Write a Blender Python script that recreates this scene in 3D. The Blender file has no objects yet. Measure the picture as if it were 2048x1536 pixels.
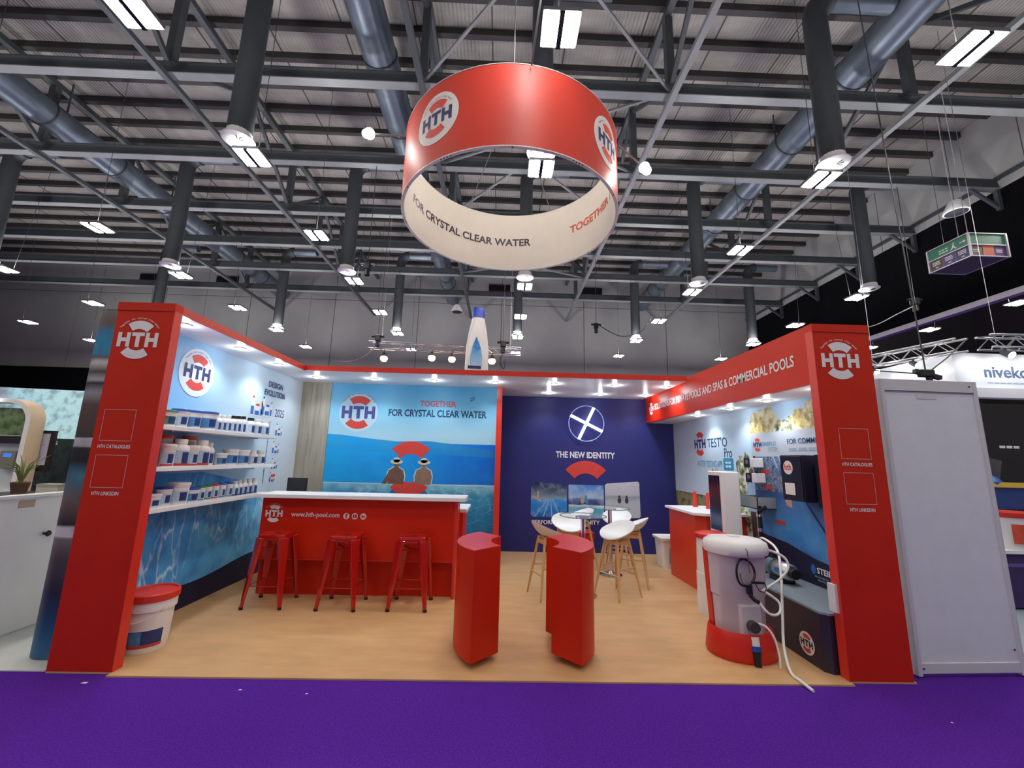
import bpy, math, random
from mathutils import Vector, Matrix
random.seed(7)
PI = math.pi
sc = bpy.context.scene
COL = sc.collection

# ------------------------------------------------------------------ camera, world, exposure
cam_d = bpy.data.cameras.new('camera'); cam = bpy.data.objects.new('camera', cam_d); COL.objects.link(cam)
cam_d.sensor_width = 36.0; cam_d.lens = 830.2 / 2048 * 36.0; cam_d.clip_start = 0.05; cam_d.clip_end = 200
CAM = Vector((3.4586, -3.6313, 1.6991)); YAW, PITCH, ROLL = 0.022, 0.1777, 0.0241
_f = Vector((math.sin(YAW) * math.cos(PITCH), math.cos(YAW) * math.cos(PITCH), math.sin(PITCH)))
_r = Vector((math.cos(YAW), -math.sin(YAW), 0)); _u = _r.cross(_f)
_r2 = _r * math.cos(ROLL) + _u * math.sin(ROLL); _u2 = -_r * math.sin(ROLL) + _u * math.cos(ROLL)
cam.matrix_world = Matrix(((_r2.x, _u2.x, -_f.x, CAM.x), (_r2.y, _u2.y, -_f.y, CAM.y), (_r2.z, _u2.z, -_f.z, CAM.z), (0, 0, 0, 1)))
sc.camera = cam
w = bpy.data.worlds.new('hall_air'); sc.world = w; w.use_nodes = True
w.node_tree.nodes['Background'].inputs[0].default_value = (1.0, 0.96, 0.92, 1)
w.node_tree.nodes['Background'].inputs[1].default_value = 0.32
sc.view_settings.view_transform = 'Standard'; sc.view_settings.look = 'None'
sc.view_settings.exposure = 0.0; sc.view_settings.gamma = 1.0; sc.view_settings.use_curve_mapping = False
UP_W = 100.0          # watts of the fill lamp added above each hall light to brighten the roof
HALL_L = 112.0        # radiance of the hall light panels
SPOT_W = 25.0        # watts of one stand downlight

# ------------------------------------------------------------------ materials
def lin(c):
    def g(v):
        v /= 255.0
        return v / 12.92 if v <= 0.04045 else ((v + 0.055) / 1.055) ** 2.4
    return (g(c[0]), g(c[1]), g(c[2]), 1.0)
MATS = {}
def mat(name, c=(128, 128, 128), rough=0.5, metal=0.0, spec=0.5, emit=None, es=0.0, trans=0.0, alpha=1.0,
        var=0.0, vscale=6.0, bump=0.0, bscale=60.0, stretch=None, coat=0.0):
    if name in MATS: return MATS[name]
    m = bpy.data.materials.new(name); m.use_nodes = True; nt = m.node_tree; N = nt.nodes; L = nt.links
    b = N['Principled BSDF']; b.inputs['Base Color'].default_value = lin(c)
    b.inputs['Roughness'].default_value = rough; b.inputs['Metallic'].default_value = metal
    b.inputs['Specular IOR Level'].default_value = spec
    b.inputs['Transmission Weight'].default_value = trans; b.inputs['Alpha'].default_value = alpha
    b.inputs['Coat Weight'].default_value = coat
    if emit: b.inputs['Emission Color'].default_value = lin(emit); b.inputs['Emission Strength'].default_value = es
    if var or bump:
        tc = N.new('ShaderNodeTexCoord'); mp = N.new('ShaderNodeMapping'); L.new(tc.outputs['Object'], mp.inputs[0])
        if stretch: mp.inputs['Scale'].default_value = stretch
        if var:
            n = N.new('ShaderNodeTexNoise'); n.inputs['Scale'].default_value = vscale; n.inputs['Detail'].default_value = 6
            L.new(mp.outputs[0], n.inputs[0])
            r = N.new('ShaderNodeValToRGB'); cl = lin(c)
            r.color_ramp.elements[0].color = tuple(x * (1 - var) for x in cl[:3]) + (1,)
            r.color_ramp.elements[1].color = tuple(min(1, x * (1 + var)) for x in cl[:3]) + (1,)
            r.color_ramp.elements[0].position = 0.3; r.color_ramp.elements[1].position = 0.7
            L.new(n.outputs['Fac'], r.inputs[0]); L.new(r.outputs[0], b.inputs['Base Color'])
        if bump:
            n2 = N.new('ShaderNodeTexNoise'); n2.inputs['Scale'].default_value = bscale; L.new(mp.outputs[0], n2.inputs[0])
            bp = N.new('ShaderNodeBump'); bp.inputs['Strength'].default_value = bump; bp.inputs['Distance'].default_value = 0.01
            L.new(n2.outputs['Fac'], bp.inputs['Height']); L.new(bp.outputs[0], b.inputs['Normal'])
    MATS[name] = m; return m
def ramp_nodes(N, stops):
    r = N.new('ShaderNodeValToRGB'); e = r.color_ramp.elements
    while len(e) < len(stops): e.new(0.5)
    for el, (p, c) in zip(e, sorted(stops)): el.position = p; el.color = lin(c)
    return r
def ramp(name, axis, lo, hi, stops, rough=0.45, spec=0.3, wob=0.0, wscale=2.0, caustic=0.0, cscale=3.0, ccol=(215, 235, 245),
         cstretch=(1, 1, 1), mottle=None, const=False):
    """printed picture: colour stops along one object axis, optionally wobbled, with caustic lines or a mottle on top"""
    if name in MATS: return MATS[name]
    m = bpy.data.materials.new(name); m.use_nodes = True; nt = m.node_tree; N = nt.nodes; L = nt.links
    b = N['Principled BSDF']; b.inputs['Roughness'].default_value = rough; b.inputs['Specular IOR Level'].default_value = spec
    tc = N.new('ShaderNodeTexCoord'); sx = N.new('ShaderNodeSeparateXYZ'); L.new(tc.outputs['Object'], sx.inputs[0])
    mr = N.new('ShaderNodeMapRange'); mr.inputs[1].default_value = lo; mr.inputs[2].default_value = hi
    src = sx.outputs['XYZ'.index(axis)]
    if wob:
        nz = N.new('ShaderNodeTexNoise'); nz.inputs['Scale'].default_value = wscale; nz.inputs['Detail'].default_value = 5
        L.new(tc.outputs['Object'], nz.inputs[0])
        ma = N.new('ShaderNodeMath'); ma.operation = 'MULTIPLY_ADD'; ma.inputs[1].default_value = wob
        L.new(nz.outputs['Fac'], ma.inputs[0]); L.new(src, ma.inputs[2]); src = ma.outputs[0]
    L.new(src, mr.inputs[0]); r = ramp_nodes(N, stops)
    if const: r.color_ramp.interpolation = 'CONSTANT'
    L.new(mr.outputs[0], r.inputs[0]); out = r.outputs[0]
    if caustic:
        mp = N.new('ShaderNodeMapping'); mp.inputs['Scale'].default_value = cstretch; L.new(tc.outputs['Object'], mp.inputs[0])
        n2 = N.new('ShaderNodeTexNoise'); n2.inputs['Scale'].default_value = 2.2; n2.inputs['Detail'].default_value = 3; L.new(mp.outputs[0], n2.inputs[0])
        mx = N.new('ShaderNodeMix'); mx.data_type = 'VECTOR'; mx.inputs[0].default_value = 0.35
        L.new(mp.outputs[0], mx.inputs[4]); L.new(n2.outputs['Color'], mx.inputs[5])
        v = N.new('ShaderNodeTexVoronoi'); v.feature = 'DISTANCE_TO_EDGE'; v.inputs['Scale'].default_value = cscale; L.new(mx.outputs[1], v.inputs['Vector'])
        m2 = N.new('ShaderNodeMapRange'); m2.inputs[1].default_value = 0.0; m2.inputs[2].default_value = 0.055
        m2.inputs[3].default_value = caustic; m2.inputs[4].default_value = 0.0; L.new(v.outputs['Distance'], m2.inputs[0])
        n3 = N.new('ShaderNodeTexNoise'); n3.inputs['Scale'].default_value = 1.6; L.new(tc.outputs['Object'], n3.inputs[0])
        m3 = N.new('ShaderNodeMapRange'); m3.inputs[1].default_value = 0.42; m3.inputs[2].default_value = 0.6; L.new(n3.outputs['Fac'], m3.inputs[0])
        mm = N.new('ShaderNodeMath'); mm.operation = 'MULTIPLY'; L.new(m2.outputs[0], mm.inputs[0]); L.new(m3.outputs[0], mm.inputs[1])
        mc = N.new('ShaderNodeMix'); mc.data_type = 'RGBA'; L.new(mm.outputs[0], mc.inputs[0]); L.new(out, mc.inputs[6]); mc.inputs[7].default_value = lin(ccol)
        out = mc.outputs[2]
    if mottle:
        mcol, ms, amt = mottle
        n4 = N.new('ShaderNodeTexNoise'); n4.inputs['Scale'].default_value = ms; n4.inputs['Detail'].default_value = 8; L.new(tc.outputs['Object'], n4.inputs[0])
        m5 = N.new('ShaderNodeMapRange'); m5.inputs[1].default_value = 0.45; m5.inputs[2].default_value = 0.65; m5.inputs[4].default_value = amt; L.new(n4.outputs['Fac'], m5.inputs[0])
        mc2 = N.new('ShaderNodeMix'); mc2.data_type = 'RGBA'; L.new(m5.outputs[0], mc2.inputs[0]); L.new(out, mc2.inputs[6]); mc2.inputs[7].default_value = lin(mcol)
        out = mc2.outputs[2]
    L.new(out, b.inputs['Base Color']); MATS[name] = m; return m
def speckle(name, cols, scale, rough=0.5, detail=8):
    """mottled print (leaves, crowds): noise through several colours"""
    if name in MATS: return MATS[name]
    m = bpy.data.materials.new(name); m.use_nodes = True; nt = m.node_tree; N = nt.nodes; L = nt.links
    b = N['Principled BSDF']; b.inputs['Roughness'].default_value = rough
    tc = N.new('ShaderNodeTexCoord'); n = N.new('ShaderNodeTexNoise'); n.inputs['Scale'].default_value = scale; n.inputs['Detail'].default_value = detail
    L.new(tc.outputs['Object'], n.inputs[0])
    k = len(cols); r = ramp_nodes(N, [(0.32 + 0.36 * i / (k - 1), c) for i, c in enumerate(cols)])
    L.new(n.outputs['Fac'], r.inputs[0]); L.new(r.outputs[0], b.inputs['Base Color']); MATS[name] = m; return m

RED = mat('red_laminate', (198, 38, 12), 0.42, spec=0.22, var=0.05, vscale=2)
REDEDGE = mat('red_edge', (214, 52, 36), 0.35, var=0.03)
REDP = mat('red_print', (205, 62, 52), 0.5, var=0.03)
WHITE = mat('white_laminate', (232, 234, 236), 0.35, var=0.02)
WPRINT = mat('white_print', (228, 226, 224), 0.5, var=0.02)
NAVYP = mat('navy_print', (30, 38, 92), 0.5, var=0.03)
TEALP = mat('deep_teal_print', (22, 62, 98), 0.5, var=0.03)
NAVY = mat('navy_wall_paint', (30, 34, 106), 0.55, var=0.10, vscale=1.4)
NAVYD = mat('navy_base_print', (20, 22, 58), 0.55, var=0.08, vscale=2)
BLACK = mat('black_plastic', (16, 16, 18), 0.45, var=0.05)
DARK = mat('charcoal_metal', (62, 66, 70), 0.5, metal=0.3, var=0.12, vscale=3)
STEEL = mat('painted_steel', (72, 76, 80), 0.5, metal=0.2, var=0.12, vscale=1.5)
FLANGE = mat('pale_and_lit_steel', (128, 130, 132), 0.5, metal=0.2, var=0.08, vscale=1.5)
CHROME = mat('chrome', (210, 212, 215), 0.12, metal=1.0, var=0.02)
ALU = mat('aluminium', (190, 192, 196), 0.3, metal=0.9, var=0.04)
PLAST = mat('white_plastic', (226, 224, 222), 0.4, var=0.02)
OAK = mat('pale_oak', (205, 165, 112), 0.5, var=0.12, vscale=4, stretch=(12, 12, 1))
DUCT = mat('galvanised_duct', (112, 122, 134), 0.42, metal=0.65, var=0.14, vscale=2)
PIPE = mat('dark_duct_paint', (66, 70, 74), 0.5, metal=0.25, var=0.10, vscale=3)
DRAPE = mat('black_drape', (10, 10, 14), 0.9, spec=0.1, var=0.3, vscale=2, stretch=(4, 4, 0.3))
GLOWH = mat('hall_light_diffuser', (255, 255, 255), 0.4, emit=(255, 247, 236), es=HALL_L)
GLOWD = mat('downlight_lens', (255, 255, 255), 0.4, emit=(240, 248, 255), es=14)
GLOWX = mat('cross_light_tube', (255, 255, 255), 0.4, emit=(226, 240, 255), es=3.2)
GLOWF = mat('flood_lens', (255, 255, 255), 0.4, emit=(255, 252, 246), es=60)
GLOWW = mat('warm_lens', (255, 220, 180), 0.4, emit=(255, 196, 120), es=16)
GLASS = mat('clear_glass', (206, 224, 228), 0.03, spec=0.3, alpha=0.16)
HOSE = mat('white_hose', (235, 235, 232), 0.35, var=0.02)

# ------------------------------------------------------------------ mesh helpers
class MB:
    def __init__(s): s.V = []; s.F = []; s.I = []; s.mi = 0
    def add(s, vs, fs):
        b = len(s.V); s.V += [tuple(v) for v in vs]; s.F += [tuple(b + i for i in f) for f in fs]; s.I += [s.mi] * len(fs); return s
    def box(s, a, b):
        x0, y0, z0 = a; x1, y1, z1 = b
        return s.add([(x0, y0, z0), (x1, y0, z0), (x1, y1, z0), (x0, y1, z0), (x0, y0, z1), (x1, y0, z1), (x1, y1, z1), (x0, y1, z1)],
                     [(3, 2, 1, 0), (4, 5, 6, 7), (0, 1, 5, 4), (1, 2, 6, 5), (2, 3, 7, 6), (3, 0, 4, 7)])
    def bar(s, p, q, w, h=None, up=(0, 0, 1), w2=None, h2=None):
        p = Vector(p); q = Vector(q); d = (q - p).normalized(); up = Vector(up)
        if abs(d.dot(up)) > 0.98: up = Vector((0, 1, 0))
        x = d.cross(up).normalized(); y = x.cross(d); h = h or w; w2 = w2 or w; h2 = h2 or (h if w2 == w else h * w2 / w)
        vs = []
        for c, a, b in ((p, w, h), (q, w2, h2)):
            vs += [c + x * (i * a / 2) + y * (j * b / 2) for i, j in ((-1, -1), (1, -1), (1, 1), (-1, 1))]
        return s.add(vs, [(3, 2, 1, 0), (4, 5, 6, 7), (0, 1, 5, 4), (1, 2, 6, 5), (2, 3, 7, 6), (3, 0, 4, 7)])
    def tube(s, pts, r, n=10, cap=True):
        pts = [Vector(p) for p in pts]; k = len(pts); rs = r if isinstance(r, (list, tuple)) else [r] * k
        vs = []; fs = []; prev = None
        for i, p in enumerate(pts):
            d = (pts[min(i + 1, k - 1)] - pts[max(i - 1, 0)]).normalized()
            if prev is None:
                a = Vector((0, 0, 1)) if abs(d.z) < 0.9 else Vector((1, 0, 0)); x = d.cross(a).normalized()
            else:
                x = prev - d * prev.dot(d); x.normalize()
            prev = x; y = d.cross(x)
            vs += [p + (x * math.cos(2 * PI * j / n) + y * math.sin(2 * PI * j / n)) * rs[i] for j in range(n)]
        for i in range(k - 1):
            for j in range(n):
                fs.append((i * n + j, i * n + (j + 1) % n, (i + 1) * n + (j + 1) % n, (i + 1) * n + j))
        if cap: fs += [tuple(range(n - 1, -1, -1)), tuple((k - 1) * n + j for j in range(n))]
        return s.add(vs, fs)
    def lathe(s, prof, n=28, c=(0, 0), a0=0.0, a1=2 * PI, sx=1.0, sy=1.0, cap=True):
        full = abs(a1 - a0 - 2 * PI) < 1e-6; m = n if full else n + 1; vs = []; fs = []
        for r, z in prof:
            vs += [(c[0] + sx * r * math.cos(a0 + (a1 - a0) * j / n), c[1] + sy * r * math.sin(a0 + (a1 - a0) * j / n), z) for j in range(m)]
        for i in range(len(prof) - 1):
            for j in range(n):
                k = (j + 1) % m; fs.append((i * m + j, i * m + k, (i + 1) * m + k, (i + 1) * m + j))
        if full and cap:
            if prof[0][0] > 1e-6: fs.append(tuple(range(n - 1, -1, -1)))
            if prof[-1][0] > 1e-6: fs.append(tuple((len(prof) - 1) * n + j for j in range(n)))
        return s.add(vs, fs)
    def prism(s, poly, z0, z1):
        n = len(poly); vs = [(x, y, z0) for x, y in poly] + [(x, y, z1) for x, y in poly]
        return s.add(vs, [tuple(range(n - 1, -1, -1)), tuple(range(n, 2 * n))] + [(i, (i + 1) % n, n + (i + 1) % n, n + i) for i in range(n)])
    def loft(s, rings, cap=True):
        n = len(rings[0]); vs = [p for r in rings for p in r]; fs = []
        for i in range(len(rings) - 1):
            for j in range(n): fs.append((i * n + j, i * n + (j + 1) % n, (i + 1) * n + (j + 1) % n, (i + 1) * n + j))
        if cap: fs += [tuple(range(n - 1, -1, -1)), tuple((len(rings) - 1) * n + j for j in range(n))]
        return s.add(vs, fs)
    def flat(s, fr, poly, off=0.0):
        return s.add([fr.p(a, b, off) for a, b in poly], [tuple(range(len(poly)))])
    def mesh(s, name, m, smooth=None):
        me = bpy.data.meshes.new(name); me.from_pydata(s.V, [], s.F)
        for x in (m if isinstance(m, (list, tuple)) else [m]): me.materials.append(x)
        if isinstance(m, (list, tuple)): me.polygons.foreach_set('material_index', s.I)
        if smooth:
            me.polygons.foreach_set('use_smooth', [True] * len(me.polygons)); me.set_sharp_from_angle(angle=smooth)
        me.update(); return me
    def build(s, name, m, parent=None, smooth=None, bevel=0.0, loc=None, **kw):
        return put(name, s.mesh(name, m, smooth), parent, bevel, loc, **kw)
def put(name, me, parent=None, bevel=0.0, loc=None, rz=0.0, **kw):
    o = bpy.data.objects.new(name, me); COL.objects.link(o); o.parent = parent
    if loc: o.location = loc
    if rz: o.rotation_euler = (0, 0, rz)
    if bevel:
        b = o.modifiers.new('edge', 'BEVEL'); b.width = bevel; b.segments = 2; b.limit_method = 'ANGLE'; b.angle_limit = 0.6
    for k, v in kw.items(): o[k] = v
    return o
def thing(name, label, category, loc=(0, 0, 0), rz=0.0, group=None, kind=None):
    o = bpy.data.objects.new(name, None); COL.objects.link(o); o.location = loc; o.rotation_euler = (0, 0, rz)
    o.empty_display_size = 0.1; o['label'] = label; o['category'] = category
    if group: o['group'] = group
    if kind: o['kind'] = kind
    return o
def copy_tree(o, loc=None, rz=None, parent=None, **kw):
    c = o.copy(); COL.objects.link(c); c.parent = parent
    if loc is not None: c.location = loc
    if rz is not None: c.rotation_euler = (0, 0, rz)
    for k, v in kw.items(): c[k] = v
    for ch in o.children: copy_tree(ch, parent=c)
    return c
class Fr:
    """a flat sheet in space: origin, direction to the reader's right, up; the normal faces the reader"""
    def __init__(s, o, u, v=(0, 0, 1)): s.o = Vector(o); s.u = Vector(u).normalized(); s.v = Vector(v).normalized(); s.n = s.u.cross(s.v)
    def p(s, a, b, off=0.0): return s.o + s.u * a + s.v * b + s.n * off
class Cyl:
    """the same wrapped round a vertical cylinder: a runs along the arc; face +1 read from outside, -1 from inside"""
    def __init__(s, c, R, ang, z, face): s.c = c; s.R = R; s.a = ang; s.z = z; s.f = face
    def p(s, a, b, off=0.0):
        t = s.a + s.f * a / s.R; R = s.R + s.f * off
        return Vector((s.c[0] + R * math.cos(t), s.c[1] + R * math.sin(t), s.z + b))
def ell(cx, cy, rx, ry=None, n=28, a0=0, a1=360):
    ry = ry or rx
    if a1 - a0 == 360: return [(cx + rx * math.cos(2 * PI * i / n), cy + ry * math.sin(2 * PI * i / n)) for i in range(n)]
    return [(cx + rx * math.cos(math.radians(a0 + (a1 - a0) * i / n)), cy + ry * math.sin(math.radians(a0 + (a1 - a0) * i / n))) for i in range(n + 1)]
def rect(a0, b0, a1, b1): return [(a0, b0), (a1, b0), (a1, b1), (a0, b1)]
def rrect(a0, b0, a1, b1, r, n=5):
    P = []
    for cx, cy, s in ((a1 - r, b0 + r, -90), (a1 - r, b1 - r, 0), (a0 + r, b1 - r, 90), (a0 + r, b0 + r, 180)):
        P += [(cx + r * math.cos(math.radians(s + 90 * i / n)), cy + r * math.sin(math.radians(s + 90 * i / n))) for i in range(n + 1)]
    return P
def sector(cx, cy, r0, r1, mid, half, n=14):
    """ring segment; angles in degrees clockwise from straight up"""
    A = [math.radians(mid - half + 2 * half * i / n) for i in range(n + 1)]
    return [(cx + r1 * math.sin(t), cy + r1 * math.cos(t)) for t in reversed(A)] + [(cx + r0 * math.sin(t), cy + r0 * math.cos(t)) for t in A]
def seg_quads(mb, fr, cx, cy, r0, r1, mid, half, off, n=12):
    for i in range(n):
        t0 = math.radians(mid - half + 2 * half * i / n); t1 = math.radians(mid - half + 2 * half * (i + 1) / n)
        mb.flat(fr, [(cx + r0 * math.sin(t1), cy + r0 * math.cos(t1)), (cx + r1 * math.sin(t1), cy + r1 * math.cos(t1)),
                     (cx + r1 * math.sin(t0), cy + r1 * math.cos(t0)), (cx + r0 * math.sin(t0), cy + r0 * math.cos(t0))], off)
def printed(name, fr, polys, m, parent, off=0.002, **kw):
    mb = MB()
    for q in polys: mb.flat(fr, q, off)
    return mb.build(name, m, parent, **kw)
_glyphs = {}
def glyphs(txt, bold):
    key = (txt, bold)
    if key not in _glyphs:
        cu = bpy.data.curves.new('lettering', 'FONT'); cu.body = txt; cu.size = 1.0; cu.offset = bold; cu.resolution_u = 3
        o = bpy.data.objects.new('lettering', cu); COL.objects.link(o)
        dg = bpy.context.evaluated_depsgraph_get(); me = o.evaluated_get(dg).to_mesh()
        V = [(v.co.x, v.co.y) for v in me.vertices]; F = [tuple(p.vertices) for p in me.polygons]
        o.evaluated_get(dg).to_mesh_clear(); bpy.data.objects.remove(o); bpy.data.curves.remove(cu)
        _glyphs[key] = (V, F)
    return _glyphs[key]
def put_text(mb, fr, txt, a0, a1, b0, b1, bold=0.0, off=0.003):
    V, F = glyphs(txt, bold)
    xs = [v[0] for v in V]; ys = [v[1] for v in V]; x0, x1, y0, y1 = min(xs), max(xs), min(ys), max(ys)
    vs = [fr.p(a0 + (x - x0) / (x1 - x0) * (a1 - a0), b0 + (y - y0) / (y1 - y0) * (b1 - b0), off) for x, y in V]
    fs = []
    for f in F:   # keep the glyph faces turned to the reader
        s = sum((V[f[i]][0] * V[f[(i + 1) % len(f)]][1] - V[f[(i + 1) % len(f)]][0] * V[f[i]][1]) for i in range(len(f)))
        fs.append(f if s > 0 else tuple(reversed(f)))
    mb.add(vs, fs)
def text(name, fr, txt, a0, a1, b0, b1, m, parent, bold=0.0, off=0.003):
    mb = MB(); put_text(mb, fr, txt, a0, a1, b0, b1, bold, off); return mb.build(name, m, parent)
def hth(mb, fr, cx, cy, R, off):
    """the three heavy letters, 2R wide"""
    W, Hh = 2 * R, 0.73 * R; y0, y1 = cy - Hh / 2, cy + Hh / 2; st = 0.30 * R; k = W / 3.0; g = 0.06 * R
    for i in (0, 2):
        a = cx - R + i * k + g / 2; b = a + k - g
        for q in (rect(a, y0, a + st * 0.62, y1), rect(b - st * 0.62, y0, b, y1), rect(a + st * 0.62, cy - st * 0.32, b - st * 0.62, cy + st * 0.32)): mb.flat(fr, q, off)
    a = cx - R + k + g / 2; b = a + k - g
    mb.flat(fr, rect(a, y1 - st * 0.62, b, y1), off); mb.flat(fr, rect(cx - st * 0.33, y0, cx + st * 0.33, y1 - st * 0.62), off)
def arc_text(mb, fr, txt, cx, cy, r, half, h, off):
    n = len(txt)
    for i, ch in enumerate(txt):
        if ch == ' ': continue
        t = math.radians(-half + 2 * half * i / (n - 1)); V, F = glyphs(ch, 0.015)
        if not V: continue
        xs = [v[0] for v in V]; mx = (min(xs) + max(xs)) / 2
        vs = []
        for x, y in V:
            a = (x - mx) * h * 1.3; b = y * h * 1.3
            vs.append(fr.p(cx + (r + b) * math.sin(t) + a * math.cos(t), cy + (r + b) * math.cos(t) - a * math.sin(t), off))
        mb.add(vs, F)
def logo(fr, cx, cy, R, letters, arcs, parent, disc=None, off=0.003, tag=True, dr=1.3):
    """life-ring emblem: two ring segments, the letters between them and the small line round the top"""
    if disc:
        dm = MB(); K = 22; rd = R * dr
        for i in range(K):
            t0, t1 = PI * i / K, PI * (i + 1) / K; x0, x1 = -rd * math.cos(t0), -rd * math.cos(t1); h0, h1 = rd * math.sin(t0), rd * math.sin(t1)
            dm.flat(fr, [(cx + x0, cy - h0), (cx + x1, cy - h1), (cx + x1, cy + h1), (cx + x0, cy + h0)], off - 0.0015)
        dm.build('logo_disc', disc, parent)
    for mid_, half_ in ((4, 40), (184, 43)):
        a = MB(); seg_quads(a, fr, cx, cy, 0.56 * R, R, mid_, half_, off); a.build('logo_ring_segment', arcs, parent)
    b = MB(); hth(b, fr, cx, cy, R * 1.03, off + 0.0005)
    b.build('logo_letters', letters, parent)
    if tag:
        c = MB(); arc_text(c, fr, 'Together for crystal clear water', cx, cy, 1.1 * R, 56, 0.10 * R, off); c.build('logo_tagline', letters, parent)
def fine_print(fr, a0, a1, b0, b1, m, parent, off=0.003, n=5):
    w_ = (a1 - a0) / n
    return printed('fine_print', fr, [rect(a0 + w_ * i, b0, a0 + w_ * (i + 0.82), b1) for i in range(n)], m, parent, off)
def ordn(i): return ('first', 'second', 'third', 'fourth', 'fifth', 'sixth', 'seventh', 'eighth', 'ninth', 'tenth', 'eleventh', 'twelfth', 'thirteenth', 'fourteenth')[i]
def S(o, label, category, kind='structure'):
    o['label'] = label; o['category'] = category
    if kind: o['kind'] = kind
    return o
def spot(loc, watts, size=120, tgt=(0, 0, -1), blend=0.7, col=(0.86, 0.93, 1.0), rad=0.05):
    d = bpy.data.lights.new('downlight_beam', 'SPOT'); d.energy = watts; d.spot_size = math.radians(size); d.spot_blend = blend
    d.color = col; d.shadow_soft_size = rad
    o = bpy.data.objects.new('downlight_beam', d); COL.objects.link(o); o.location = loc
    o.rotation_euler = Vector(tgt).to_track_quat('-Z', 'Y').to_euler(); return o

# ------------------------------------------------------------------ the hall: floor, far walls, roof
CARPET = mat('purple_carpet', (84, 36, 150), 0.95, spec=0.1, var=0.28, vscale=90, bump=0.5, bscale=400)
FLOORW = mat('oak_laminate', (200, 160, 114), 0.4, spec=0.4, var=0.10, vscale=5.0, stretch=(0.5, 1.6, 1))
CONC = mat('grey_wall_panel', (156, 156, 154), 0.8, var=0.07, vscale=0.5)
DECK = mat('roof_deck', (148, 143, 138), 0.7, var=0.16, vscale=0.9, stretch=(1, 3, 1))
nt = DECK.node_tree; _b = nt.nodes['Principled BSDF']
_tc = nt.nodes.new('ShaderNodeTexCoord'); _wv = nt.nodes.new('ShaderNodeTexWave'); _wv.bands_direction = 'X'; _wv.inputs['Scale'].default_value = 2.6
_bp = nt.nodes.new('ShaderNodeBump'); _bp.inputs['Strength'].default_value = 0.45; _bp.inputs['Distance'].default_value = 0.06
nt.links.new(_tc.outputs['Object'], _wv.inputs[0]); nt.links.new(_wv.outputs['Fac'], _bp.inputs['Height']); nt.links.new(_bp.outputs[0], _b.inputs['Normal'])

S(MB().box((-34, -8, -0.2), (40, 26.4, -0.012)).build('floor', CARPET), 'purple aisle carpet covering the hall floor', 'floor')
S(MB().prism([(0.0, 0.0), (0.5, 0.0), (0.5, -0.05), (6.31, -0.05), (6.31, 0.0), (6.86, 0.0), (6.86, 4.56), (0.0, 4.56)], -0.012, 0.0).build('floor_stand', FLOORW), 'pale oak laminate floor of the red exhibition stand', 'floor')
S(MB().box((-6.0, 0.02, -0.012), (-0.03, 6.0, -0.004)).build('floor_neighbour', mat('pale_grey_vinyl', (196, 200, 198), 0.4, var=0.03)), 'pale grey floor of the neighbouring stand beside the printed column', 'floor')
S(MB().box((6.9, 0.55, -0.012), (18, 8.0, -0.004)).build('floor_stand_far', mat('blue_grey_vinyl', (150, 165, 178), 0.4, var=0.05)), 'pale blue floor strip under the stand beyond the white panel', 'floor')

ZR = 15.2
wf = S(MB().box((-34, 26.15, 0), (40, 26.4, ZR)).build('wall_far', mat('wall_joint', (92, 90, 88), 0.9, var=0.05)), 'far grey wall of the exhibition hall', 'wall')
for i in range(9):
    x0 = -34 + 6.2 * i
    for z0, z1 in ((6.6, 13.05), (13.05, ZR)):
        MB().box((x0 + 0.02, 26.08, z0 + 0.02), (x0 + 6.18, 26.16, z1 - 0.02)).build('wall_panel', CONC, wf)
S(MB().box((-34, 25.8, 0), (21.6, 25.95, 7.3)).build('drape_wall_far', DRAPE, None), 'long black drape along the foot of the far wall', 'drape', None)
for (x, z), lb in zip(((10.0, 14.25), (-22.9, 14.2), (-17.3, 14.2), (3.0, 14.25)), ('above the white plastic bottle', 'near the roof corner', 'above the red pillar with the shelves', 'behind the hanging ring')):
    t = thing('wall_vent', 'black louvred vent opening high in the far wall, ' + lb, 'vent', (x, 26.07, z), group='vents in the far wall')
    MB().box((-0.8, -0.06, -0.38), (0.8, 0.0, 0.38)).build('vent_frame', BLACK, t)
    for k in range(4): MB().box((-0.74, -0.075, -0.3 + k * 0.17), (0.74, -0.055, -0.24 + k * 0.17)).build('louvre', BLACK, t)

XW = 21.8
ws = S(MB().box((XW, -8, 12.0), (XW + 0.3, 26.1, ZR)).build('wall_side', mat('wall_joint', (92, 90, 88))), 'high grey side wall above the black drape', 'wall')
for i in range(6):
    MB().box((XW - 0.05, -8 + 5.66 * i + 0.02, 12.5), (XW, -8 + 5.66 * (i + 1) - 0.02, ZR)).build('wall_panel', CONC, ws)
    MB().box((XW - 0.05, -8 + 5.66 * i + 0.02, 12.02), (XW, -8 + 5.66 * (i + 1) - 0.02, 12.36)).build('wall_panel', CONC, ws)
MB().box((XW - 0.12, -8, 12.36), (XW, 26.0, 12.5)).build('wall_ledge', STEEL, ws)
dr = S(MB().box((XW - 0.03, -8, 8.12), (XW + 0.1, 26, 12.02)).build('drape_side', DRAPE), 'wide black drape hanging below the side wall', 'drape', None)
S(MB().box((XW - 0.15, -8, 7.9), (XW + 0.15, 26, 8.12)).build('trim_1', mat('pale_pelmet', (196, 194, 200), 0.5, var=0.03)), 'pale pelmet rail along the lower edge of the black drape', 'rail')
S(MB().box((39.6, -8, 0), (40, 26.4, ZR)).build('wall_side_far', mat('dark_grey_wall', (84, 80, 80), 0.8, var=0.1, vscale=0.3)), 'dark grey wall of the next hall bay', 'wall')

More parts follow.
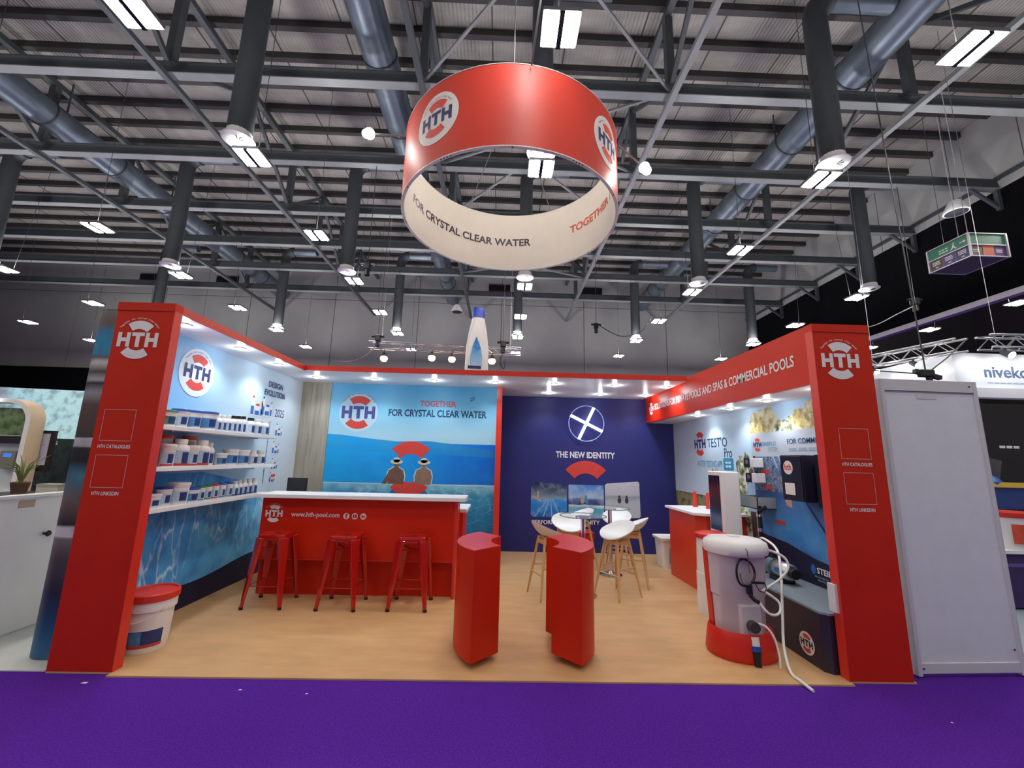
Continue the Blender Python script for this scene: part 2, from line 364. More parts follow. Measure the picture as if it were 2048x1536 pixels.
S(MB().box((-34.4, -8, 0), (-34, 26.4, ZR)).build('wall_end', mat('dark_grey_wall')), 'dark end wall of the hall beyond the neighbouring stand', 'wall')
ce = S(MB().box((-34, -8, ZR), (40, 26.4, ZR + 0.2)).build('ceiling', DECK), 'ribbed metal roof deck of the hall', 'ceiling')
pm = MB().box((-34, -0.09, -0.24), (39.5, 0.09, 0)).mesh('purlin', mat('dark_purlin', (58, 56, 56), 0.6, metal=0.2, var=0.1))
for i in range(28): put('purlin', pm, ce, loc=(0, -4.4 + 1.085 * i, ZR))
seam = mat('deck_seam', (70, 66, 62), 0.8)
sm = MB().box((-0.02, -5, -0.015), (0.02, 26, 0.0)).mesh('deck_seam', seam)
for i in range(20): put('deck_seam', sm, ce, loc=(-26 + 2.4 * i, 0, ZR))

# beams across the hall at 12 m, longitudinal trusses between them and the roof
TX = [-13.25, -6.15, 0.95, 8.05, 15.15]
BY = [0.25, 3.4, 6.53, 9.9, 13.1, 16.05, 18.9, 22.0]
BN = ('overhead', 'overhead second', 'front-most visible', 'second visible', 'third visible', 'fourth visible', 'fifth visible', 'last')
BEAMS = []
for i, y in enumerate(BY):
    t = thing('roof_beam', 'grey steel roof beam spanning the hall, %s from the aisle to the far wall' % ordn(i), 'beam', (0, y, 12.0), group='steel beams across the hall'); BEAMS.append(t)
    MB().box((-34, -0.05, 0.03), (XW, 0.05, 0.34)).build('beam_web', STEEL, t)
    MB().box((-34, -0.13, 0.0), (XW, 0.13, 0.03)).build('bottom_flange', FLANGE, t)  # paler than the web: light from below is put into the colour
    MB().box((-34, -0.13, 0.34), (XW, 0.13, 0.37)).build('top_flange', STEEL, t)
    MB().bar((XW - 0.1, 0, 0.2), (XW - 0.1, 0, -0.8), 0.14).build('bracket', STEEL, t)
    MB().bar((XW - 0.15, 0, -0.7), (XW - 1.2, 0, 0.05), 0.10).build('bracket_brace', STEEL, t)
pst = MB().box((-0.11, -0.11, 0), (0.11, 0.11, ZR - 0.5 - 12.3)).mesh('post', STEEL)
for i, x in enumerate(TX):
    t = thing('roof_truss', 'grey steel lattice truss running towards the far wall, %s of five across the hall' % ordn(i), 'truss', (x, 0, 12.0), group='lattice trusses along the hall')
    MB().bar((0, -6, -0.06), (0, 26, -0.06), 0.16, 0.14).build('bottom_chord', FLANGE if x > 5 else STEEL, t)
    MB().bar((0, -6, ZR - 12 - 0.36), (0, 26, ZR - 12 - 0.36), 0.2, 0.2).build('top_chord', STEEL, t)
    for j, y in enumerate(BY):
        put('post', pst, t, loc=(0, y, 0.3))
        if j + 1 < len(BY):
            a, b = ((0, y, 0.35), (0, BY[j + 1], 2.7)) if (j + i) % 2 else ((0, y, 2.7), (0, BY[j + 1], 0.35))
            MB().bar(a, b, 0.12).build('diagonal', STEEL, t)
for i, bt in enumerate(BEAMS[2:7], 2):
    for k, (xa, xb) in enumerate(((0.95, 8.05), (8.05, 0.95))):
        dy = BY[i - 1] - BY[i]
        if i in (2, 4): MB().bar(((4.6, 3.8)[k], dy, 0.15), ((8.05, 0.95)[k], 0, 0.15), 0.07).build('bracing_rod', FLANGE, bt)   # clear of the duct drop
        else: MB().bar((xa, dy, 0.1 + 0.09 * k), (xb, 0, 0.1 + 0.09 * k), 0.07).build('bracing_rod', FLANGE, bt)

# ventilation: three long ducts and the drops that end in round diffusers
for i, (x, lb) in enumerate(((-13.0, 'above the neighbouring stand'), (-0.45, 'beside the hanging ring'), (13.7, 'towards the black side drape'))):
    t = thing('air_duct', 'large round galvanised air duct running under the roof, ' + lb, 'duct', (x, 0, 13.35), group='main air ducts')
    MB().tube([(0, -6, 0), (0, 25.9, 0)], 0.5, 28).build('duct_body', DUCT, t, smooth=0.8)
    for k in range(11): MB().tube([(0, -4 + 2.7 * k, 0), (0, -3.95 + 2.7 * k, 0)], 0.525, 28).build('joint_ring', DARK, t, smooth=0.8)
    for k in range(5): MB().bar((0, 0.2 + 5 * k, 0.45), (0, 0.2 + 5 * k, ZR - 13.4), 0.04).build('hanger', STEEL, t)
NB = 10
def drop_meshes():
    el = [(0, 0, 0.0), (0, 0, 4.15)] + [(0.45 - 0.45 * math.cos(PI / 2 * k / 6), 0, 4.15 + 0.45 * math.sin(PI / 2 * k / 6)) for k in range(1, 7)]
    return (MB().tube(el, 0.26, 22).mesh('drop_pipe', PIPE, 0.8), MB().tube([(0.45, 0, 4.6), (1.76, 0, 4.6)], 0.2, 18).mesh('branch_pipe', DUCT, 0.8),
            MB().lathe([(0.26, 0.12), (0.27, 0.0), (0.34, -0.05), (0.34, -0.07), (0.22, -0.09), (0.0, -0.09)], 28).mesh('diffuser', PLAST, 0.7),
            MB().tube([(0.45, 0, 4.6), (2.06, 0, 4.6)], 0.2, 18).mesh('branch_pipe', DUCT, 0.8))
DM = drop_meshes()
slot = MB().box((0.06, -0.012, -0.1), (0.2, 0.012, -0.088)).mesh('diffuser_slot', BLACK)
for iy, y in enumerate((4.9, 11.66, 19.45)):
    for ix, x in enumerate((-23.2, -16.4, -9.5, -2.75, 4.2, 11.1, 18.0)):
        if iy == 0 and ix in (0, 1, 6): continue
        if iy == 2 and ix == 0: continue
        t = thing('duct_drop', 'dark round duct drop with white diffuser, %s row from aisle, %s along it' % (ordn(iy), ordn(ix)), 'duct', (x, y, 8.78), group='vertical duct drops')
        put('drop_pipe', DM[0], t); put('branch_pipe', DM[1 if ix != 5 else 3], t); d = put('diffuser', DM[2], t)
        for k in range(6): put('diffuser_slot', slot, d, rz=k * PI / 6 - 1.2)

# hall lights on their grid
_up = bpy.data.lights.new('roof_fill_lamp', 'AREA'); _up.shape = 'SQUARE'; _up.size = 0.5; _up.energy = UP_W; _up.color = (1.0, 0.985, 0.965)  # added lamp facing the roof; the fittings themselves only shine down
def add_roof_fill(t):
    o = bpy.data.objects.new('roof_fill_lamp', _up); COL.objects.link(o); o.parent = t; o.location = (0, 0, 0.11); o.rotation_euler = (PI, 0, 0)
HX = [-2.58 + 6.8 * k for k in range(-3, 5)]
HY = [1.93, 5.2, 8.66, 12.09, 15.7, 19.15, 22.75]
hm = (MB().box((-0.3, -0.3, 0.02), (0.3, 0.3, 0.09)).mesh('housing', FLANGE), MB().box((-0.11, -0.26, -0.012), (0.11, 0.26, 0.02)).mesh('diffuser_panel', GLOWH))
dvm = MB().box((-0.04, -0.29, -0.02), (0.04, 0.29, 0.02)).mesh('dark_gap_strip', BLACK)  # black strip added so the gap between the bright panels reads dark
def wire_mesh(y):
    i = round((y + 4.4) / 1.085) + (-1 if 15 < y < 16 or 19 < y < 19.5 else 1 if 12 < y < 12.5 else 0); o = -4.4 + 1.085 * i - y
    return MB().tube([(0, max(-0.28, min(0.28, o)), 0.09), (0, o, ZR - 8.5 - 0.243)], 0.008, 5).mesh('suspension_wire', STEEL)
for iy, y in enumerate(HY):
    wm = wire_mesh(y)
    for ix, x in enumerate(HX):
        if (ix == 7 and iy < 3) or (ix == 0 and iy < 4): continue
        t = thing('hall_light', 'twin-panel white hall light, %s row counted from the aisle, %s along the row' % (ordn(iy), ordn(ix)), 'light', (x, y, 8.5), group='hall lights on a grid')
        put('housing', hm[0], t); put('diffuser_panel', hm[1], t, loc=(-0.15, 0, 0)); put('diffuser_panel', hm[1], t, loc=(0.15, 0, 0)); put('suspension_wire', wm, t); put('dark_gap_strip', dvm, t); add_roof_fill(t)
# lamps of the bays behind the photographer, same fitting
for ix, x in enumerate(HX[1:7]):
    for iy, y in enumerate((-1.5, -4.9)):
        t = thing('hall_light', 'twin-panel white hall light above the aisle before the stand, %s row, %s along it' % (ordn(iy), ordn(ix)), 'light', (x, y, 8.5), group='hall lights over the aisle')
        put('housing', hm[0], t); put('diffuser_panel', hm[1], t, loc=(-0.15, 0, 0)); put('diffuser_panel', hm[1], t, loc=(0.15, 0, 0))

# ------------------------------------------------------------------ the red stand: walls, canopy, pillars
W0, WL, WR2 = 0.5, 6.31, 6.84      # inner edges and outer face
H, HS, ZF = 3.0, 2.92, 2.45
D1, D2, DC = 3.56, 4.5, 2.51
FL = Fr((0.0, 0, 0), (0, 1, 0)); FB = Fr((0, D1, 0), (1, 0, 0)); FN = Fr((0, D2, 0), (1, 0, 0)); FRW = Fr((WR2, 0, 0), (0, -1, 0))

# side wall with the shelves: printed sky, water and a navy foot
SKYP = ramp('sky_print', 'Y', 0.1, 3.5, [(0.0, (96, 158, 214)), (0.25, (138, 188, 226)), (0.55, (190, 214, 228)), (1.0, (206, 218, 226))])
WATP = ramp('pool_water_print', 'Y', 0.1, 3.5, [(0.0, (62, 142, 216)), (0.4, (74, 158, 224)), (0.75, (110, 196, 240)), (1.0, (150, 212, 240))], wob=0.5, wscale=3,
            caustic=0.75, cscale=3.4, cstretch=(1, 2.4, 0.7), mottle=((34, 100, 178), 5.0, 0.5))
wl = S(MB().box((-0.06, 0.09, 0), (-0.004, D1, H)).build('wall_left', WHITE), 'side wall of the stand printed with sky and pool water behind product shelves', 'wall')
printed('sky_print', FL, [[(0.09, 1.46), (1.4, 1.46), (2.3, 1.30), (2.75, 1.0), (3.56, 0.9), (3.56, HS), (0.09, HS)]], SKYP, wl, -0.003)
printed('water_print', FL, [[(0.09, 0.1), (3.56, 0.1), (3.56, 0.9), (2.75, 1.0), (2.3, 1.30), (1.4, 1.46), (0.09, 1.46)]], WATP, wl, -0.002)
wave = [(0.09 + 3.47 * i / 40, 0.30 + 0.05 * math.sin(2.6 * (0.09 + 3.47 * i / 40) + 0.9) - 0.012 * (0.09 + 3.47 * i / 40) + 0.01) for i in range(41)]
printed('navy_wave_print', FL, [[(0.09, 0.0), (3.56, 0.0)] + wave[::-1]], NAVYD, wl, 0.0)
logo(FL, 1.06, 2.57, 0.205, NAVYP, REDP, wl, disc=mat('pale_disc_print', (214, 228, 236), 0.5, var=0.02), off=0.003, dr=1.33)
text('lettering', FL, 'DESIGN', 2.50, 2.90, 2.66, 2.75, NAVYP, wl, 0.02); text('lettering', FL, 'EVOLUTION', 2.42, 2.98, 2.53, 2.62, NAVYP, wl, 0.02)
printed('year_card', FL, [rect(2.72, 2.20, 3.06, 2.40)], mat('card_print', (206, 218, 228), 0.5), wl, 0.001); text('lettering', FL, '2025', 2.76, 3.02, 2.24, 2.36, NAVYP, wl, 0.006)
BLUEP = mat('blue_print', (44, 104, 178), 0.5, var=0.06, vscale=20); PBLUE = mat('pale_blue_print', (150, 186, 216), 0.5)
printed('timeline_print', FL, [rect(2.655, 1.25, 2.665, 2.16)] + [ell(2.66, 1.3 + 0.14 * k, 0.012, n=10) for k in range(7)], NAVYP, wl, 0.001)
def pic(y, z, s, red=False):
    """little cluster of printed packs: two bottles and a tub"""
    for y0, y1, h in ((-0.11, -0.05, 0.19), (-0.035, 0.055, 0.11), (0.065, 0.11, 0.15)):
        p = printed('pack_print', FL, [rect(y + y0 * s, z, y + y1 * s, z + h * s)], WPRINT, wl, 0.0008)
        printed('pack_label_print', FL, [rect(y + (y0 + 0.006) * s, z + 0.015 * s, y + (y1 - 0.006) * s, z + h * 0.55 * s)], BLUEP, p, 0.0016)
        printed('pack_cap_print', FL, [rect(y + (y0 + 0.015) * s, z + h * s, y + (y1 - 0.015) * s, z + (h + 0.025) * s)], REDP if red else BLUEP, p, 0.0012)
pic(2.28, 2.20, 1.3, True); pic(2.53, 2.22, 1.3); pic(2.93, 1.95, 0.9); pic(2.9, 1.68, 0.9); pic(2.92, 1.45, 0.8); pic(2.9, 1.26, 0.7, True)
printed('product_print', FL, [rect(2.86, 1.34, 2.98, 1.38)], REDP, wl, 0.001)

# back wall of the store room: timber strip, lake mural
wb = S(MB().box((0, D1 + 0.004, 0), (3.36, D1 + 0.06, H)).build('wall_back', WHITE), 'back wall with timber strip and blue lake mural', 'wall')
TIMB = mat('grey_oak_print', (158, 150, 134), 0.55, var=0.22, vscale=2.0, stretch=(9, 9, 0.7))
for k in range(3): MB().box((0.0 + 0.165 * k, D1 - 0.012, 0), (0.163 + 0.165 * k, D1 + 0.003, HS)).build('timber_board', TIMB, wb)
MUR = ramp('lake_sky_print', 'Z', 0.0, 3.0, [(0.0, (60, 140, 180)), (0.62, (168, 202, 216)), (0.75, (160, 205, 222)), (0.88, (126, 196, 226)), (1.0, (90, 170, 212))], wob=0.35, wscale=1.1)
printed('sky_print', FB, [rect(0.497, 1.9, 3.36, HS)], MUR, wb)
SEA = ramp('sea_print', 'X', 0.4, 3.4, [(0.0, (30, 172, 232)), (0.5, (18, 152, 226)), (1.0, (10, 104, 200))], wob=0.5, wscale=1.2, mottle=((24, 136, 214), 4.0, 0.35))
printed('sea_print', FB, [rect(0.497, 1.2, 3.36, 1.92)], SEA, wb, 0.0025)
hill = [(0.497, 2.04), (0.75, 2.03), (1.2, 1.98), (1.7, 1.94), (2.2, 1.96), (2.6, 1.92), (3.0, 1.86), (3.36, 1.82)]
printed('hill_print', FB, [[(0.497, 1.80)] + [(3.36, 1.70)] + hill[::-1]], ramp('hill_print', 'X', 0.4, 3.4, [(0, (20, 162, 228)), (0.6, (26, 140, 208)), (1, (34, 116, 186))], mottle=((60, 160, 205), 3, 0.4)), wb, 0.003)
POOL = ramp('pool_edge_print', 'Z', 0.3, 1.25, [(0.0, (26, 106, 156)), (0.55, (34, 128, 176)), (0.85, (60, 150, 190)), (1.0, (132, 196, 218))], wob=0.10, wscale=7, caustic=0.5, cscale=6, cstretch=(1, 1, 2.2), mottle=((20, 96, 150), 6, 0.4))
printed('pool_print', FB, [rect(0.497, 0.0, 3.36, 1.235)], POOL, wb, 0.003)
printed('pool_rim_print', FB, [rect(0.497, 1.225, 3.36, 1.245)], mat('pool_rim_print', (170, 208, 224), 0.5), wb, 0.0035)
mb = MB(); seg_quads(mb, FB, 1.93, 1.50, 0.235, 0.45, 0, 46, 0.0045); mb.build('ring_segment_print', REDP, wb)
mb = MB(); seg_quads(mb, FB, 1.93, 1.50, 0.235, 0.45, 180, 44, 0.0045); mb.build('ring_segment_print', REDP, wb)
printed('figure_shadow_print', FB, [ell(1.93, 1.05, 0.33, 0.16, 24)], mat('pool_shade_print', (24, 100, 160), 0.5), wb, 0.004)
SKIN = mat('tanned_print', (104, 76, 62), 0.6, var=0.2, vscale=9); HAT = mat('straw_print', (206, 200, 178), 0.6, var=0.08, vscale=20)
for k, (x, c) in enumerate(((1.70, SKIN), (2.16, mat('bronzed_print', (132, 104, 84), 0.6, var=0.2, vscale=9)))):
    body = [(x - 0.13, 1.235), (x - 0.145, 1.36), (x - 0.12, 1.46), (x - 0.05, 1.50), (x - 0.03, 1.53), (x + 0.03, 1.53), (x + 0.05, 1.50), (x + 0.12, 1.46), (x + 0.145, 1.36), (x + 0.13, 1.235)]
    printed('seated_figure_print', FB, [[(a + (a - x) * 0.12, b + (0.012 if b > 1.24 else 0)) for a, b in body]], mat('figure_halo_print', (176, 206, 220), 0.6), wb, 0.0042)
    printed('seated_figure_print', FB, [body], c, wb, 0.0048)
    printed('seated_figure_print', FB, [ell(x, 1.57, 0.055, 0.05, 18)], c, wb, 0.0052)
    printed('sun_hat_print', FB, [ell(x, 1.60, 0.105, 0.04, 20), ell(x, 1.63, 0.06, 0.045, 18)], HAT, wb, 0.0056)
printed('arm_print', FB, [[(1.55, 1.235), (1.47, 1.235), (1.57, 1.42), (1.60, 1.38)]], SKIN, wb, 0.0047)
logo(FB, 0.985, 2.42, 0.285, mat('slate_blue_print', (62, 72, 138), 0.5), REDP, wb, disc=mat('haze_disc_print', (182, 212, 224), 0.5, var=0.02), off=0.005, dr=1.16)
text('lettering', FB, 'TOGETHER', 2.03, 2.66, 2.55, 2.655, mat('faded_red_print', (184, 92, 96), 0.5), wb, 0.03)
text('lettering', FB, 'FOR CRYSTAL CLEAR WATER', 1.50, 3.19, 2.37, 2.495, TEALP, wb, 0.03)
printed('wind_mark_print', FB, [[(2.90, 2.70), (2.97, 2.73), (2.97, 2.745), (2.90, 2.715)], [(2.90, 2.66), (2.97, 2.69), (2.97, 2.705), (2.90, 2.675)]], TEALP, wb, 0.004)

st = S(MB().box((3.36, D1 - 0.06, 0), (3.455, D1 + 0.06, HS)).build('trim_2', REDEDGE), 'red vertical trim ending the lake mural', 'trim')
S(MB().box((3.38, D1 + 0.06, 0), (3.45, D2, HS)).build('wall_return', mat('navy_wall_paint')), 'short navy return wall beside the mural', 'wall')

# recessed navy wall
wn = S(MB().box((3.45, D2 + 0.003, 0), (WR2, D2 + 0.06, H)).build('wall_recess', NAVY), 'navy feature wall announcing the new identity', 'wall')
text('lettering', FN, 'THE NEW IDENTITY', 4.52, 5.67, 1.74, 1.86, WPRINT, wn, 0.03)
mb = MB(); seg_quads(mb, FN, 5.10, 1.16, 0.29, 0.53, 0, 48, 0.003); mb.build('ring_segment_print', REDP, wn)
text('lettering', FN, 'PERFORMANCE', 4.08, 4.78, 0.50, 0.575, WPRINT, wn, 0.025); text('lettering', FN, 'SERENITY', 4.90, 5.36, 0.51, 0.585, WPRINT, wn, 0.025)
P1 = ramp('race_pool_print', 'Z', 0.62, 1.28, [(0.0, (14, 84, 168)), (0.55, (40, 140, 214)), (0.62, (120, 150, 170)), (0.75, (86, 96, 112)), (1.0, (34, 40, 74))], wob=0.12, wscale=9, mottle=((150, 190, 220), 9, 0.3))
P2 = ramp('terrace_pool_print', 'Z', 0.62, 1.28, [(0.0, (60, 150, 186)), (0.33, (92, 172, 200)), (0.40, (202, 216, 224)), (0.42, (34, 48, 104)), (0.56, (70, 92, 150)), (0.62, (150, 176, 208)), (1.0, (30, 118, 200))], wob=0.05, wscale=8, mottle=((208, 222, 234), 5, 0.35))
P3 = ramp('misty_lake_print', 'Z', 0.62, 1.32, [(0.0, (188, 194, 200)), (0.5, (178, 184, 194)), (0.62, (150, 152, 172)), (0.68, (186, 186, 196)), (1.0, (196, 198, 206))], wob=0.06, wscale=3)
printed('photo_print', FN, [[(4.05, 0.67), (4.09, 0.63), (4.71, 0.625), (4.735, 0.65), (4.735, 1.23), (4.05, 1.28)]], P1, wn)
printed('photo_print', FN, [rrect(4.765, 0.635, 5.44, 1.235, 0.02)], P2, wn)
printed('photo_print', FN, [[(5.465, 0.67), (5.49, 0.64), (6.11, 0.645), (6.14, 0.67), (6.13, 1.29), (6.10, 1.32), (5.50, 1.27), (5.465, 1.24)]], P3, wn)
SK2 = mat('swimmer_print', (196, 150, 126), 0.6); DK = mat('dark_figure_print', (62, 50, 52), 0.6)
printed('swimmer_print', FN, [[(4.08, 1.02), (4.19, 0.98), (4.26, 0.93), (4.24, 0.90), (4.16, 0.95), (4.07, 0.99)], rect(4.17, 0.99, 4.20, 1.10)], SK2, wn, 0.003)
for k in range(4): printed('lane_rope_print', FN, [[(4.12 + 0.16 * k, 0.64), (4.14 + 0.16 * k, 0.64), (4.37 + 0.03 * k, 0.96), (4.36 + 0.03 * k, 0.96)]], PBLUE, wn, 0.003)
for x, z, c in ((5.03, 0.94, SK2), (5.10, 0.95, mat('teal_print', (40, 150, 186), 0.6)), (5.74, 0.96, DK), (5.88, 0.96, DK)):
    printed('figure_print', FN, [ell(x, z, 0.035, 0.055, 14), ell(x, z + 0.07, 0.022, 0.026, 12)], c, wn, 0.003)

# printed outer wall
RSKY = ramp('park_sky_print', 'Y', 0.0, 4.5, [(0.0, (150, 184, 212)), (0.35, (176, 202, 222)), (0.7, (190, 208, 222)), (1.0, (188, 202, 214))])
wr = S(MB().box((WR2 + 0.004, 0.09, 0), (WR2 + 0.06, D2, H)).build('wall_right', WHITE), 'outer wall of the stand printed with a park and water testing advert', 'wall')
printed('sky_print', FRW, [rect(-D2, 0.9, -0.09, ZF)], RSKY, wr, 0.0)
GRN = speckle('leaf_print', [(44, 52, 34), (92, 100, 66), (150, 150, 112), (206, 206, 190), (228, 226, 214)], 16)
GLD = speckle('golden_leaf_print', [(120, 110, 70), (176, 158, 92), (206, 190, 130), (200, 214, 226)], 13)
def blob(cx, cy, rx, ry, n=60):
    P = []; p1, p2 = random.uniform(0, 6), random.uniform(0, 6)
    for i in range(n):
        a = 2 * PI * i / n; k = 1 + 0.10 * math.sin(5 * a + p1) + 0.07 * math.sin(11 * a + p2) + random.uniform(-0.05, 0.05)
        P.append((cx + rx * k * math.cos(a), cy + ry * k * math.sin(a)))
    return P
for iq, (q, m_) in enumerate(((blob(-1.65, 2.2, 0.32, 0.22), GLD), (blob(-1.25, 2.12, 0.22, 0.12), GRN), (blob(-0.75, 2.2, 0.4, 0.2), GLD), (blob(-0.3, 2.25, 0.25, 0.18), GLD), (blob(-2.15, 1.35, 0.22, 0.5), GRN), (blob(-2.3, 1.1, 0.2, 0.35), GRN), (blob(-3.0, 1.2, 0.22, 0.42), GRN))):
    printed('foliage_print', FRW, [q], m_, wr, 0.001 + 0.0006 * iq)
printed('hedge_print', FRW, [rect(-D2, 0.5, -2.2, 1.18)], speckle('hedge_print', [(52, 54, 44), (104, 104, 74), (150, 140, 96), (110, 112, 112)], 7), wr, 0.0006)
printed('path_print', FRW, [rect(-D2, 0.0, -0.09, 0.62)], mat('path_print', (176, 170, 160), 0.6, var=0.1, vscale=4), wr, 0.0006)
printed('standing_figure_print', FRW, [[(-2.06, 0.62), (-1.92, 0.62), (-1.9, 1.12), (-2.08, 1.12)]], DK, wr, 0.0056)
printed('standing_figure_print', FRW, [[(-2.1, 1.08), (-1.89, 1.08), (-1.87, 1.38), (-1.92, 1.5), (-2.06, 1.5), (-2.11, 1.38)]], mat('pale_shirt_print', (150, 178, 210), 0.6), wr, 0.0062)
printed('standing_figure_print', FRW, [ell(-1.99, 1.57, 0.06, 0.075, 16)], mat('hair_print', (96, 72, 56), 0.6), wr, 0.0062)
logo(FRW, -3.42, 2.02, 0.20, NAVYP, REDP, wr, off=0.002, tag=False)
text('lettering', FRW, "TEST'O", -3.16, -2.56, 1.95, 2.1, TEALP, wr, 0.01); text('lettering', FRW, 'Pro', -2.66, -2.44, 1.79, 1.93, TEALP, wr, 0.008)
text('lettering', FRW, 'WATER TESTING APP', -3.55, -2.74, 1.64, 1.74, mat('aqua_print', (46, 140, 176), 0.5), wr, 0.0)
printed('app_badge', FRW, [rrect(-2.70, 1.60, -2.42, 1.78, 0.03)], MATS['aqua_print'], wr, 0.0015)
fine_print(FRW, -2.64, -2.48, 1.70, 1.73, WPRINT, wr, 0.003, 2); fine_print(FRW, -2.64, -2.48, 1.645, 1.675, WPRINT, wr, 0.003, 2)

# canopies
cl = thing('canopy', 'white canopy with red edge running above the product shelves', 'canopy', (0, 0, 0))
MB().box((-0.06, 0.09, HS), (W0 - 0.012, DC + 0.01, H)).build('soffit', WHITE, cl); MB().box((W0 - 0.012, 0.09, HS), (W0 - 0.001, DC + 0.01, H)).build('red_edge', REDEDGE, cl)
cb = thing('canopy', 'wide white canopy with thin red edge over the bar and navy wall', 'canopy', (0, 0, 0))
for k, (x0, x1) in enumerate(((-0.06, 1.35), (1.35, 2.75), (2.75, 4.15), (4.15, 5.5), (5.5, WL - 0.05))):
    MB().box((x0 + 0.003, DC + 0.012, HS), (x1 - 0.003, D2, H)).build('soffit_panel', WHITE, cb)
MB().box((W0, DC, HS + 0.005), (WL - 0.05, DC + 0.012, H)).build('red_edge', REDEDGE, cb)
cr = thing('canopy', 'deep red fascia lettered solutions for private pools, with white soffit', 'canopy', (0, 0, 0))
MB().box((WL, 0.09, ZF), (WL + 0.05, D2, H)).build('fascia', RED, cr); MB().box((WL + 0.05, 0.09, ZF), (WR2, D2, ZF + 0.04)).build('soffit', WHITE, cr)
MB().box((WL + 0.05, 0.09, H - 0.03), (WR2 + 0.06, D2, H)).build('roof_sheet', RED, cr)
FF = Fr((WL, 0, 0), (0, -1, 0))
text('lettering', FF, 'SOLUTIONS FOR PRIVATE POOLS AND SPAS & COMMERCIAL POOLS', -4.02, -0.27, 2.655, 2.77, WPRINT, cr, 0.02)
logo(FF, -4.2, 2.70, 0.115, WPRINT, WPRINT, cr, tag=False)

def pillar(x0, x1, label):
    t = thing('stand_pillar', label, 'pillar', (x0, 0, 0)); w_ = x1 - x0; f = Fr((0, 0, 0), (1, 0, 0))
    MB().box((0, 0, 0), (w_, 0.08, H - 0.075)).build('panel', RED, t); MB().box((-0.004, -0.006, H - 0.075), (w_ + 0.002, 0.088, H)).build('cap_board', RED, t)
    MB().box((-0.005, -0.004, 0), (0.001, 0.085, H - 0.07)).build('edge_strip', REDEDGE, t) if x0 > 1 else MB().box((w_ - 0.001, -0.004, 0), (w_ + 0.004, 0.085, H - 0.07)).build('edge_strip', REDEDGE, t)
    c = w_ * 0.44; logo(f, c, 2.655, 0.175, WPRINT, WPRINT, t)
    FA = mat('faint_white_print', (214, 150, 144), 0.5)
    for zc, s_ in ((1.90, 'HTH CATALOGUES'), (1.515, 'HTH LINKEDIN')):
        a = MB(); h_ = 0.135; cx = w_ * 0.38 if x0 < 1 else w_ * 0.52
        for q in (rect(cx - h_, zc - h_, cx + h_, zc - h_ + 0.005), rect(cx - h_, zc + h_ - 0.005, cx + h_, zc + h_), rect(cx - h_, zc - h_, cx - h_ + 0.005, zc + h_), rect(cx + h_ - 0.005, zc - h_, cx + h_, zc + h_)): a.flat(f, q, 0.002)
        a.build('code_border', FA, t); text('lettering', f, s_, cx - 0.135 if 'CAT' in s_ else cx - 0.11, cx + 0.135 if 'CAT' in s_ else cx + 0.11, zc - 0.195, zc - 0.165, WPRINT, t, 0.02, 0.002)
    return t
pillar(0.0, W0, 'tall red pillar with white emblem at the end of the shelf wall')
pr_ = pillar(WL, WR2, 'tall red pillar with white emblem beside the plain white panel')
MB().box((-0.03, 0.02, 0.50), (-0.006, 0.10, 0.72)).build('notice_holder', PLAST, pr_)

# downlights in the canopies
DLM = (MB().lathe([(0.045, 0), (0.06, 0), (0.06, -0.012), (0.045, -0.012), (0.045, 0)], 24, cap=False).mesh('trim_ring', PLAST, 0.6), MB().lathe([(0.0, -0.026), (0.022, -0.023), (0.038, -0.015), (0.045, -0.004)], 24, cap=False).mesh('lens', GLOWD))
def downlight(x, y, z, label, size=125, tilt=(0, 0, -1), wt=1.0):
    t = thing('downlight', label, 'light', (x, y, z), group='downlights in the stand canopies'); put('trim_ring', DLM[0], t); put('lens', DLM[1], t)
    spot((x, y, z - 0.04), SPOT_W * wt, size, tilt)
    d = bpy.data.lights.new('soffit_fill_lamp', 'POINT'); d.energy = 2.2 * wt; d.color = (0.86, 0.93, 1.0); d.shadow_soft_size = 0.02   # added fill lamp that brightens the soffit round the downlight
    o = bpy.data.objects.new('soffit_fill_lamp', d); COL.objects.link(o); o.location = (x, y, z - 0.07)
for i, y in enumerate((0.36, 1.25, 2.1)): downlight(0.32, y, HS, 'round white downlight above the shelves, %s from the pillar' % ordn(i), tilt=(-0.12, 0, -1))
for i, x in enumerate((0.45, 1.37, 2.34, 3.33, 4.3, 5.29, 6.15)): downlight(x, 3.02, HS, 'round white downlight, %s along the front row from the timber strip' % ordn(i), tilt=(0, 0.12, -1))
for i, x in enumerate((4.32, 5.28, 6.13)): downlight(x, 3.98, HS, 'round white downlight close to the navy wall, %s from the mural' % ordn(i), tilt=(0, 0.1, -1))
for i, y in enumerate((0.3, 1.15, 1.95, 2.9)): downlight(6.58, y, ZF, 'round white downlight under the red fascia, %s from the front pillar' % ordn(i), wt=0.75, tilt=(0.1, 0, -1))

